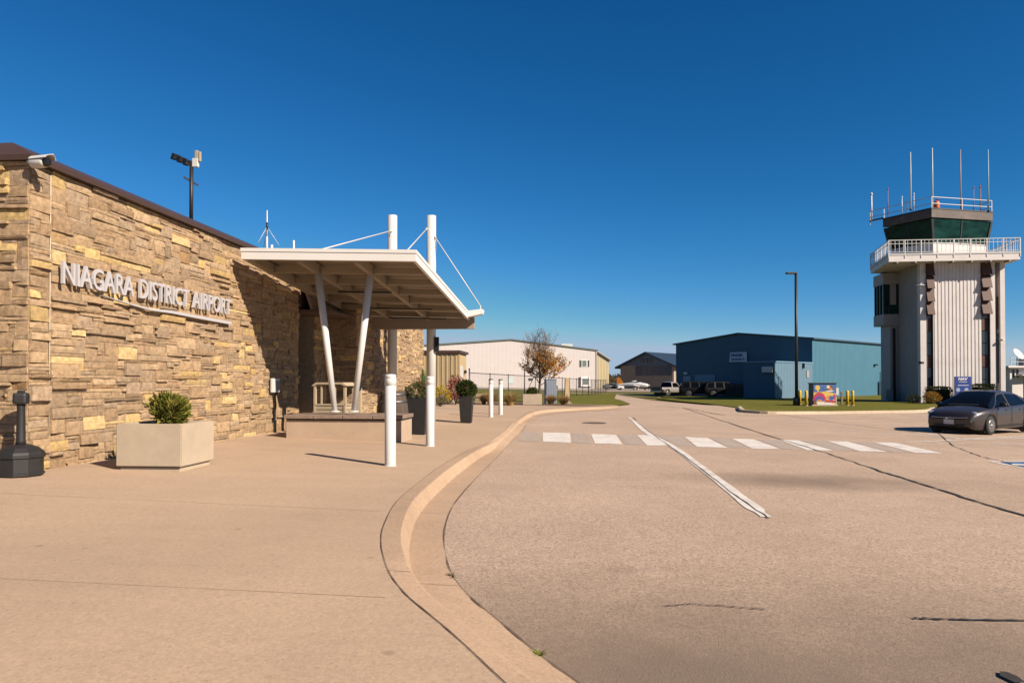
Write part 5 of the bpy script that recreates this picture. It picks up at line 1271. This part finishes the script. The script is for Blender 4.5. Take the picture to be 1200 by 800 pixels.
# blue sign before the tower
q = glawn(1128, 469.5); q.y = 52.5; q.x = .66*52.5; q.z = TZ
ns = thing('blue_sign', 'blue NAV CANADA sign board with white lettering before the control tower', 'sign', q, -R(4))
bm = new(); box(bm, (0, 0, 1.22), (1.2, .1, 1.75), 0, .01); build('board', bm, mat('deep blue sign', (.008, .045, .30), .45, var=.05), ns)
for sx in (-1, 1):
    bm = new(); bar(bm, (sx*.5, .06, 0), (sx*.5, .06, .6), .08, .06); build('post', bm, m_tws, ns)
for txt, x0_, x1_, z0_, z1_, wt in (('NAV', -.36, .36, 1.80, 2.02, .05), ('CANADA', -.30, .30, 1.64, 1.73, .02)):
    b = text_mesh(txt, 1, .004, wt, .15); fit_text(b, x0_, x1_, z0_, z1_, (0, -.056, 0), (1, 0, 0), (0, 0, 1)); build('lettering', b, m_white, ns)
bm = new(); box(bm, (.02, -.054, 1.42), (.8, .006, .045)); build('white_line', bm, m_white, ns)
for sx in (-.36, .25):
    bm = new(); lathe(bm, (sx, -.055, 1.08), [(.15, 0), (.15, .004), (.02, .005)], 18, 'Y'); build('pictogram', bm, mat('pale blue print', (.35, .45, .62), .5, var=.1), ns)
# hedges
def hedge(u, v, d, w_, dp, h, label, cols, n, size, name='hedge', cat='hedge', round_=False):
    x = (u-600)/FPX*d; t = thing(name, label, cat, (x, d, lz(x)-.02)); bm = new(); lay = tint_layer(bm)
    if round_: leaf_cloud(bm, (0, 0, h*.5), (w_/2, dp/2, h*.52), n, size, cols, rnd, 9, .2, .55, .4)
    else:
        for _ in range(n):
            f = rnd.choice((0, 0, 0, 1, 1, 2, 3)); p = Vector((rnd.uniform(-.5, .5), rnd.uniform(-.5, .5), rnd.random()))
            if f == 0: p.y = -.5+rnd.random()**2*.15
            elif f == 1: p.z = 1-rnd.random()**2*.12
            elif f == 2: p.x = -.5+rnd.random()**2*.1
            else: p.x = .5-rnd.random()**2*.1
            k = 1-.12*max(0, p.z-.7)/.3
            P = Vector((p.x*w_*k, p.y*dp*k, p.z*h)); c = rnd.choice(cols); b = rnd.uniform(.7, 1.25)
            leaf(bm, P, Vector((p.x, p.y, p.z-.3))+Vector((rnd.uniform(-.5, .5), rnd.uniform(-.5, .5), rnd.uniform(-.3, .5))), size, lay, tuple(x*b for x in c), rnd, .6)
    build('foliage', bm, m_leaf, t, recalc=False)
    if not round_:
        bm = new(); box(bm, (0, 0, h*.45), (w_*.84, dp*.8, h*.86)); build('branches', bm, mat('dense dark twigs', (.03, .035, .012), .95, var=.4, scale=9), t)
    else:
        bm = new(); tube(bm, [(0, 0, 0), (.05, 0, h*.5)], .04, 6); build('stem', bm, m_bark, t)
    return t
DK = [(.03, .05, .012), (.045, .065, .015), (.025, .04, .01), (.07, .07, .02)]
hedge(1099, 466, 53.8, 1.65, 1.1, 1.28, 'dark clipped hedge at the left foot of the control tower', DK, 1800, .10)
hedge(1152, 456, 53.6, 1.4, 1.0, 1.5, 'dark clipped hedge right of the blue sign', DK, 1600, .10)
hedge(1092, 468, 52.6, 1.25, 1.0, .92, 'golden orange shrub before the dark hedge at the tower', [(.50, .28, .03), (.42, .22, .03), (.56, .36, .05), (.30, .14, .03)], 1100, .10, 'golden_shrub', 'shrub', True)
hedge(1070, 468, 53.6, 1.1, .9, .72, 'low dark shrub in the shade left of the golden shrub', DK, 800, .09, 'dark_shrub', 'shrub', True)
hedge(1115, 468, 53.2, .6, .6, .55, 'small dry shrub left of the blue sign', [(.12, .10, .05), (.09, .08, .03)], 400, .08, 'small_shrub', 'shrub', True)
# ================================================================= vehicles
m_tyre = mat('tyre rubber', (.018, .018, .018), .85, var=.2, scale=10)
m_alloy = mat('silver alloy', (.55, .55, .56), .3, .9, var=.05)
m_carg = mat('car glass', (.005, .006, .008), .08, var=0, spec=.12)
m_chrome = mat('chrome trim', (.75, .75, .77), .12, 1.0, var=0)
m_blk = mat('black trim plastic', (.012, .012, .013), .6, var=.1)
m_hl = mat('headlamp lens', (.55, .57, .60), .06, .3, var=.1, scale=20, coat=1)
m_tail = mat('red tail lamp', (.35, .012, .012), .2, var=0, coat=.5)
def wheel(root, x, y, r, wd, spokes=9, alloy=None):
    sd = 1 if y > 0 else -1
    bm = new(); lathe(bm, (x, y, r), [(r*.66, -wd/2), (r*.9, -wd/2), (r*.985, -wd*.38), (r, -wd*.2), (r, wd*.2), (r*.985, wd*.38), (r*.9, wd/2), (r*.66, wd/2)], 28, 'Y'); ty = build('wheel', bm, m_tyre, root)
    bm = new(); lathe(bm, (x, y, r), [(r*.655, -wd*.45), (r*.67, wd*.5*1), (r*.60, wd*.5), (r*.58, wd*.3), (r*.1, wd*.3)] if sd > 0 else [(r*.655, wd*.45), (r*.67, -wd*.5), (r*.60, -wd*.5), (r*.58, -wd*.3), (r*.1, -wd*.3)], 28, 'Y'); build('rim', bm, mat('dark rim barrel', (.10, .10, .105), .5, .6, var=.1), ty)
    bm = new()
    for k in range(spokes):
        a = 2*PI*k/spokes; c, s = math.cos(a), math.sin(a)
        bar(bm, (x+c*r*.10, y+sd*wd*.46, r+s*r*.10), (x+c*r*.61, y+sd*wd*.46, r+s*r*.61), .045, .05)
    lathe(bm, (x, y+sd*wd*.44, r), [(r*.16, 0), (r*.16, sd*.03), (r*.05, sd*.036)], 16, 'Y')
    lathe(bm, (x, y+sd*wd*.42, r), [(r*.59, 0), (r*.66, 0), (r*.66, sd*.02), (r*.59, sd*.025)], 28, 'Y')
    build('spokes', bm, alloy or m_alloy, ty)
def vehicle(name, label, loc, rz, paint, S):
    """lofted body: S holds length, width, lower-body top line, belt line, roof line, wheel stations"""
    t = thing(name, label, S.get('cat', 'car'), loc, rz, None)
    Lf, Lr, Wd, wr = S['front'], S['rear'], S['w']/2, S['wr']
    def hw(x):
        k = 0
        if x > S['fx']: k = ((x-S['fx'])/(Lf-S['fx']))**2.3*S['ft']
        if x < S['rx']: k = ((S['rx']-x)/(S['rx']-Lr))**2.3*S['rt']
        return Wd*(1-k)
    def zb(x):
        z = hermite(S['bot'], x)
        for xw in S['wx']:
            if abs(x-xw) < S['ar']: z = max(z, wr+math.sqrt(S['ar']**2-(x-xw)**2)*1.0)
        return z
    xs = set()
    x = Lr
    while x < Lf: xs.add(round(x, 3)); x += .055
    xs |= {Lf, Lr}
    for xw in S['wx']: xs |= {xw-S['ar']*k for k in (.999, .97, .9, .75)} | {xw+S['ar']*k for k in (.999, .97, .9, .75)}
    xs = sorted(xs); bm = new(); rows = []
    def prof(x):
        w = hw(x); top = hermite(S['top'], x); sh = hermite(S['sh'], x); b = zb(x); b2 = min(b, sh-.06)
        body0 = hermite(S['bot'], x)
        P = [(0, body0+.02), (w*.8, body0+.02), (w*.93, b2), (w*.975, b2+.015), (w*(.985), max(b2+.03, body0+.22)), (w, max(b2+.05, sh*.62+.02)), (w*.995, max(b2+.055, sh-.12)), (w*.965, sh-.03), (w*.90, sh+.005), (w*.72, sh+(top-sh)*.55), (w*.4, sh+(top-sh)*.9), (0, top)]
        return P
    for x in xs:
        P = prof(x); rows.append([bm.verts.new((x, y, z)) for y, z in P]+[bm.verts.new((x, -y, z)) for y, z in P[-2:0:-1]])
    n = len(rows[0])
    for a, b in zip(rows, rows[1:]):
        for k in range(n):
            f = bm.faces.new((a[k], a[(k+1) % n], b[(k+1) % n], b[k])); f.smooth = True
    bm.faces.new(rows[0]); bm.faces.new(rows[-1][::-1])
    body = build('body', bm, paint, t)
    for xw in S['wx']:                                         # dark wheel wells
        bm = new(); box(bm, (xw, 0, wr+.05), (S['ar']*1.7, S['w']*.9, S['ar']*1.5)); build('wheel_well', bm, m_blk, t)
    def hz(x, k):                                              # greenhouse surface: k from 0 (belt) to 1 (roof centre)
        bz = hermite(S['sh'], x)-.015 if 'belt' not in S else hermite(S['belt'], x); rz_ = hermite(S['roof'], x); w0 = hw(x)*S['bw']; w1 = Wd*S['rw']
        rz_ = max(rz_, bz+.002)
        ht = clip((rz_-bz)/S['gh'], 0, 1); w1e = w0+(w1-w0)*ht
        if k < .6: s = k/.6; return (w0+(w1e-w0)*(s+.10*s*(1-s)), bz+(rz_-bz)*.90*s)
        s = (k-.6)/.4; return (w1e*math.cos(s*PI/2)**.8 if s < 1 else 0, bz+(rz_-bz)*(.90+.10*math.sin(s*PI/2)))
    def gpatch(bm, xa, xb, ka, kb, off_, side, nx=14, nk=10, xfun=None):
        g = []
        for i in range(nx+1):
            row = []
            for j in range(nk+1):
                k = ka+(kb-ka)*j/nk; a, b = (xa(k), xb(k)) if callable(xa) else (xa, xb); x = a+(b-a)*i/nx
                y, z = hz(x, k); e = .01; y2, z2 = hz(x, min(1, k+e)); y3, z3 = hz(x, max(0, k-e)); tn = Vector((0, y2-y3, z2-z3))
                nrm = Vector((0, tn.z, -tn.y)).normalized() if tn.length > 1e-6 else Vector((0, 0, 1))
                x5, x6 = hz(x+.02, k), hz(x-.02, k); nrm.x = -(x5[1]-x6[1])/.04*nrm.z-(x5[0]-x6[0])/.04*nrm.y; nrm.normalize()
                row.append(bm.verts.new((x+nrm.x*off_, side*(y+nrm.y*off_), z+nrm.z*off_)))
            g.append(row)
        for i in range(nx):
            for j in range(nk):
                f = bm.faces.new((g[i][j], g[i+1][j], g[i+1][j+1], g[i][j+1])); f.smooth = True
    ca, cb = S['cab']
    bm = new()
    for sd in (1, -1): gpatch(bm, ca, cb, 0, 1, 0, sd, 40, 16)
    bmesh.ops.remove_doubles(bm, verts=bm.verts, dist=.0008); build('windows', bm, m_carg, t)
    r0, r1 = S['rpan']
    bm = new()
    for sd in (1, -1): gpatch(bm, r0, r1, .52, 1, .009, sd, 16, 8)
    bmesh.ops.remove_doubles(bm, verts=bm.verts, dist=.001); build('roof', bm, paint, t)
    for pa in S['pillars']:
        for sd in (1, -1):
            bm = new(); (a0, a1), (b0_, b1_), mt = pa
            gpatch(bm, lambda k: a0+(b0_-a0)*min(1, k/.58), lambda k: a1+(b1_-a1)*min(1, k/.58), 0, .6, .011, sd, 3, 8); build('pillar', bm, paint if mt else m_blk, t)
    for (x, y) in [(xw, s*(Wd-.11)) for xw in S['wx'] for s in (1, -1)]: wheel(t, x, y, wr, .2, S.get('spokes', 9), S.get('rim'))
    return t, hw, hermite
CIV = dict(front=2.22, rear=-2.25, w=1.76, wr=.315, ar=.36, fx=1.25, ft=.27, rx=-1.5, rt=.2, wx=(1.35, -1.35), bw=.93, rw=.64, gh=.45, cat='car',
           bot=[(-2.25, .42), (-2.05, .26), (-1.6, .2), (1.7, .18), (2.05, .20), (2.22, .27)],
           top=[(-2.25, .92), (-2.15, 1.0), (-1.6, 1.05), (-.9, 1.06), (.9, 1.0), (1.2, .96), (1.6, .885), (1.95, .80), (2.12, .73), (2.22, .60)],
           sh=[(-2.25, .86), (-2.1, .95), (-1.4, .965), (0, .915), (.9, .89), (1.35, .85), (1.8, .785), (2.08, .70), (2.22, .53)],
           roof=[(-1.95, 1.02), (-1.75, 1.07), (-1.35, 1.25), (-1.0, 1.365), (-.55, 1.425), (-.15, 1.44), (.2, 1.41), (.6, 1.28), (1.0, 1.10), (1.32, .94)],
           cab=(1.32, -1.9), rpan=(.30, -1.02), pillars=[((1.22, 1.12), (.36, .24), 1), ((-.05, -.13), (-.08, -.16), 0), ((-1.62, -1.9), (-.98, -1.2), 1)])
m_cgrey = mat('dark warm grey metallic paint', (.05, .041, .042), .35, .2, var=0, coat=.45)
fw = gnd(1158, 509.3, zr); heading = Vector((-.84, -.54, 0)).normalized(); left = Vector((-heading.y, heading.x, 0))
if left.y > 0: left = left
cpos = fw-heading*1.35-left*.77; cpos.z = zr(cpos.x)
car, hwf, _ = vehicle('parked_car', 'dark grey sedan parked at the right edge of the lot', cpos, math.atan2(heading.y, heading.x), m_cgrey, CIV)
for sd in (1, -1):
    M = Matrix.Rotation(-sd*R(36), 3, 'Z') @ Matrix.Rotation(R(22), 3, 'Y')
    bm = new(); ellipsoid(bm, (1.94, sd*.575, .70), (.11, .215, .07), M); hl = build('headlight', bm, m_hl, car)
    bm = new(); box(bm, (2.12, sd*.60, .36), (.05, .16, .09), -sd*R(38), .02); build('fog_light', bm, m_blk, car)
    bm = new(); ellipsoid(bm, (.78, sd*.98, .98), (.06, .115, .075)); bar(bm, (.80, sd*.82, .93), (.80, sd*.93, .95), .05, .04); build('mirror', bm, m_blk, car)
    for x in (.30, -.72):
        bm = new(); box(bm, (x-.05, sd*.885, .80), (.17, .03, .035), 0, .01); build('door_handle', bm, m_cgrey, car)
    bm = new()
    for x0_ in (.98, -.11, -1.02): box(bm, (x0_, sd*.882, .56), (.008, .006, .62))
    build('door_gap', bm, m_blk, car)
    bm = new(); box(bm, (0, sd*.87, .27), (1.9, .03, .05)); build('sill_trim', bm, m_blk, car)
bm = new()
g_ = []
for k in range(13):
    y = -.50+k/12; g_.append((2.225, y*1.08, .585-.02*math.cos(y*PI)))
tube(bm, g_, .016, 8); build('grille_bar', bm, m_chrome, car)
bm = new(); box(bm, (2.222, 0, .535), (.02, .98, .055), 0, .006); build('grille', bm, m_blk, car)
bm = new(); tube(bm, [(2.245, -.045, .60), (2.245, -.035, .53)], .008, 6); tube(bm, [(2.245, .045, .60), (2.245, .035, .53)], .008, 6); tube(bm, [(2.245, -.04, .565), (2.245, .04, .565)], .008, 6); build('emblem', bm, m_chrome, car)
bm = new(); box(bm, (2.222, 0, .325), (.02, .92, .09), 0, .008); build('air_intake', bm, m_blk, car)
bm = new(); box(bm, (2.24, 0, .435), (.016, .31, .155), 0, .004); build('licence_plate', bm, mat('white plate', (.7, .72, .74), .5, var=.05), car)
bm = new(); prism(bm, [(1.30, -.45, .955), (1.22, -.45, .985), (1.22, .45, .985), (1.30, .45, .955)], (0, 0, .012)); build('wiper_cowl', bm, m_blk, car)
# pickup, van and cars by the hangar
m_sil = mat('silver paint', (.50, .47, .44), .35, .4, var=0, coat=.6); m_bpaint = mat('black paint', (.006, .007, .009), .5, .0, var=0, spec=.15)
PICK = dict(front=2.6, rear=-2.6, w=1.9, wr=.37, ar=.44, fx=1.7, ft=.22, rx=-2.3, rt=.05, wx=(1.6, -1.55), bw=.92, rw=.74, gh=.6, cat='pickup truck', spokes=6,
            bot=[(-2.6, .55), (-2.4, .45), (2.3, .4), (2.6, .45)], top=[(-2.6, 1.06), (-.5, 1.08), (.9, 1.14), (1.6, 1.1), (2.45, 1.0), (2.6, .8)], sh=[(-2.6, 1.04), (0, 1.06), (1.6, 1.02), (2.45, .92), (2.6, .7)],
            roof=[(-.75, 1.1), (-.6, 1.66), (-.2, 1.74), (.35, 1.72), (.8, 1.5), (1.25, 1.12)], cab=(1.25, -.75), rpan=(.45, -.6), pillars=[((1.15, 1.0), (.5, .35), 1), ((-.52, -.74), (-.48, -.62), 1)])
SUV = dict(rim=mat('dark alloy', (.08, .08, .085), .5, .5, var=.05), front=2.4, rear=-2.4, w=1.9, wr=.37, ar=.43, fx=1.6, ft=.25, rx=-2.0, rt=.1, wx=(1.45, -1.4), bw=.94, rw=.78, gh=.65, cat='car', spokes=6,
           bot=[(-2.4, .45), (-2.2, .35), (2.2, .33), (2.4, .4)], top=[(-2.4, 1.05), (.9, 1.14), (1.5, 1.1), (2.25, .98), (2.4, .75)], sh=[(-2.4, 1.02), (0, 1.06), (1.5, 1.02), (2.25, .9), (2.4, .65)],
           roof=[(-2.36, 1.1), (-2.1, 1.66), (-1.2, 1.78), (.2, 1.76), (.7, 1.55), (1.3, 1.12)], cab=(1.3, -2.36), rpan=(.38, -2.02), pillars=[((1.2, 1.05), (.45, .3), 1), ((-.1, -.2), (-.15, -.25), 0), ((-1.1, -1.25), (-1.1, -1.25), 0), ((-2.05, -2.34), (-1.9, -2.1), 1)])
def px_at(u, d): x = (u-600)/FPX*d; return Vector((x, d, zr(x)+.01))
pk_, _, _ = vehicle('pickup_truck', 'silver pickup truck parked tail out beside the blue hangar', px_at(785, 84.5), math.atan2(.62, .78), m_sil, PICK)
bm = new(); box(bm, (-1.65, 0, 1.075), (1.75, 1.6, .05)); build('bed_cover', bm, m_blk, pk_)
for sd in (1, -1):
    bm = new(); box(bm, (-2.6, sd*.84, .90), (.06, .17, .34), 0, .02); build('tail_light', bm, m_tail, pk_)
bm = new(); box(bm, (-2.64, 0, .52), (.14, 1.7, .18), 0, .03); build('bumper', bm, m_chrome, pk_)
bm = new(); box(bm, (-2.61, 0, .86), (.03, 1.35, .36), 0, .01); build('tailgate', bm, mat('dark tailgate', (.06, .06, .065), .4, .3, var=0), pk_)
sv, _, _ = vehicle('parked_suv', 'black people carrier parked across the front of the blue hangar', px_at(820.5, 80.0), math.atan2(-.18, .98), m_bpaint, SUV)
for sd in (1, -1):
    bm = new(); ellipsoid(bm, (2.2, sd*.68, .82), (.14, .16, .09)); build('headlight', bm, m_hl, sv)
dk, _, _ = vehicle('parked_suv', 'second black car half hidden behind the slatted fence by the hangar', px_at(848, 79.0), math.atan2(-.05, .98), m_bpaint, SUV)
for sd in (1, -1):
    bm = new(); box(bm, (2.3, sd*.7, .82), (.1, .2, .14), 0, .03); build('headlight', bm, m_hl, dk)
fx0, fx1 = px_at(851, 75.6), px_at(872, 73.6)
sf = thing('slatted_fence', 'brown slatted timber screen in front of the blue hangar', 'fence', fx0)
m_fw = mat('dark weathered timber', (.075, .055, .038), .9, var=.3, scale=5)
dd_ = fx1-fx0; n = 5
for k in range(n+1):
    p = dd_*(k/n); bm = new(); bar(bm, p+UZ*-.1, p+UZ*1.55, .1, .1); build('post', bm, m_fw, sf)
for k in range(8):
    bm = new(); z = .15+k*.18; nn_ = Vector((dd_.y, -dd_.x, 0)).normalized()*.07; bar(bm, nn_+UZ*z, dd_+nn_+UZ*z, .025, .13); build('slat', bm, m_fw, sf)
# light aircraft on the apron
pd = Vector((.93, -.37, 0)).normalized(); pc = Vector(((746-600)/FPX*142, 142, zr(26)))
ap = thing('light_aircraft', 'white low wing propeller aircraft with orange tail on the apron', 'aircraft', pc, math.atan2(pd.y, pd.x))
bm = new(); st_ = [(-4.0, .08, .12, 1.12), (-3.2, .16, .22, 1.12), (-1.6, .36, .42, 1.1), (-.6, .55, .62, 1.18), (.4, .58, .62, 1.15), (1.2, .52, .5, 1.02), (1.9, .46, .42, .98), (2.35, .30, .30, .96), (2.5, .10, .10, .96)]
rows = []
for x, w_, h_, z in st_: rows.append([bm.verts.new((x, w_*math.cos(a), z+h_*math.sin(a))) for a in [2*PI*k/16 for k in range(16)]])
for a, b in zip(rows, rows[1:]):
    for k in range(16): f = bm.faces.new((a[k], a[(k+1) % 16], b[(k+1) % 16], b[k])); f.smooth = True
bm.faces.new(rows[0]); bm.faces.new(rows[-1][::-1]); m_air = mat('white aircraft paint', (.80, .79, .77), .3, var=.02, coat=.5); build('fuselage', bm, m_air, ap)
bm = new(); ellipsoid(bm, (-.1, 0, 1.66), (.95, .48, .28)); build('canopy', bm, m_carg, ap)
bm = new(); ellipsoid(bm, (-.35, 0, 1.74), (.8, .46, .25)); build('cabin_roof', bm, m_air, ap)
for sd in (1, -1):
    bm = new(); prism(bm, [(.75, sd*.4, .72), (-.75, sd*.4, .72), (-.55, sd*4.7, 1.05), (.35, sd*4.7, 1.05)], (0, 0, .13)); build('wing', bm, m_air, ap)
    bm = new(); prism(bm, [(-3.1, sd*.1, 1.15), (-3.9, sd*.1, 1.15), (-3.85, sd*1.6, 1.18), (-3.35, sd*1.6, 1.18)], (0, 0, .07)); build('tailplane', bm, m_air, ap)
    bm = new(); tube(bm, [(-.2, sd*1.4, .75), (-.2, sd*1.45, .3)], .06, 8); build('gear_leg', bm, m_air, ap)
    bm = new(); lathe(bm, (-.2, sd*1.45, .22), [(.1, -.07), (.21, -.07), (.22, 0), (.21, .07), (.1, .07)], 16, 'Y'); build('wheel', bm, m_tyre, ap)
    bm = new(); ellipsoid(bm, (-.2, sd*1.45, .3), (.36, .12, .2)); build('wheel_fairing', bm, m_air, ap)
bm = new(); tube(bm, [(1.7, 0, .7), (1.75, 0, .25)], .06, 8); build('gear_leg', bm, m_air, ap)
bm = new(); lathe(bm, (1.75, 0, .22), [(.1, -.07), (.21, -.07), (.22, 0), (.21, .07), (.1, .07)], 16, 'Y'); build('wheel', bm, m_tyre, ap)
bm = new(); prism(bm, [(-2.6, -.05, 1.2), (-4.05, -.05, 1.15), (-4.25, -.05, 2.55), (-3.55, -.05, 2.6)], (0, .1, 0)); build('tail_fin', bm, mat('orange tail paint', (.75, .26, .02), .35, var=.03), ap)
bm = new(); bar(bm, (2.52, 0, .96), (2.52, .25, 1.85), .05, .12); bar(bm, (2.52, 0, .96), (2.52, -.25, .07), .05, .12); build('propeller', bm, m_dark, ap)
bm = new(); lathe(bm, (2.5, 0, .96), [(.16, 0), (.12, .14), (.02, .24)], 14, 'X'); build('spinner', bm, m_air, ap)
# ground equipment left of the aircraft
p = px_at(726.5, 146); gt = thing('equipment_trailer', 'white box trailer standing left of the small aircraft', 'trailer', p, R(5))
bm = new(); box(bm, (0, 0, .85), (1.5, 1.4, 1.1), 0, .04); build('box', bm, m_air, gt)
for sd in (1, -1):
    bm = new(); lathe(bm, (0, sd*.72, .24), [(.1, -.06), (.24, -.06), (.24, .06), (.1, .06)], 16, 'Y'); build('wheel', bm, m_tyre, gt)
bm = new(); bar(bm, (-.75, 0, .4), (-1.4, 0, .4), .07, .07); build('tow_bar', bm, m_dark, gt)
p = px_at(718.5, 148); vehicle('parked_car', 'small grey car parked beside the white trailer near the cream hangar', p, R(8), mat('grey green paint', (.16, .17, .16), .4, .3, var=0), dict(CIV, cat='car'))
# dry brush and far tree line
bm = new(); lay = tint_layer(bm)
for _ in range(5200):
    x = rnd.uniform(27, 42); y = rnd.uniform(196, 204); h = 2.5+.7*noise.noise(Vector((x*.5, 0, 0)))
    leaf(bm, Vector((x, y, zr(x)+rnd.random()**.7*h)), Vector((rnd.uniform(-.4, .4), rnd.uniform(-.4, .4), 1)), .5, lay, rnd.choice([(.16, .12, .08), (.20, .15, .10), (.12, .10, .06)]), rnd, .35)
o = build('brush', bm, m_leaf, recalc=False); o['kind'] = 'stuff'; tag(o, 'brown leafless brush beyond the apron beside the grey hangar', 'brush')
bm = new(); lay = tint_layer(bm)
for _ in range(9000):
    x = rnd.uniform(-900, 1500); y = rnd.uniform(1050, 1150); h = 7+4*noise.noise(Vector((x*.012, 3, 0)))+2*noise.noise(Vector((x*.05, 8, 0)))
    leaf(bm, Vector((x, y, -.1+rnd.random()**.8*h)), Vector((rnd.uniform(-1, 1), 0, rnd.uniform(-.2, 1))), 9, lay, rnd.choice([(.09, .08, .05), (.12, .09, .05), (.06, .07, .035), (.15, .10, .06)]), rnd, .6)
o = build('tree_line', bm, m_leaf, recalc=False); o['kind'] = 'stuff'; tag(o, 'far low tree line along the horizon beyond the airfield', 'tree line')
# weeds in the gutter joint
for u, v, n, h, lb in ((632, 768, 26, .03, 'small green weed in the gutter joint near the bottom edge'), (530, 676, 18, .03, 'small dry weed in the gutter joint at the kerb bend')):
    q = gnd(u, v, zr); bm = new(); tuft(bm, (0, 0, 0), n, h, .07, [(.34, .42, .04), (.45, .48, .07)] if v > 700 else [(.14, .13, .05), (.2, .15, .07)], rnd, .006); o = build('weed', bm, m_dryg, recalc=False); o.location = q; tag(o, lb, 'weed')
q = gnd(75, 545.5, zs); bm = new(); lay = tint_layer(bm)
for _ in range(3): leaf(bm, Vector((rnd.uniform(-.04, .04), rnd.uniform(-.03, .03), .012)), Vector((rnd.uniform(-1, 1), rnd.uniform(-1, 1), .15)), .07, lay, (.55, .28, .04), rnd, .8)
o = build('fallen_leaf', bm, m_dryg, recalc=False); o.location = q; tag(o, 'orange fallen leaves at the foot of the stone wall', 'fallen leaves')
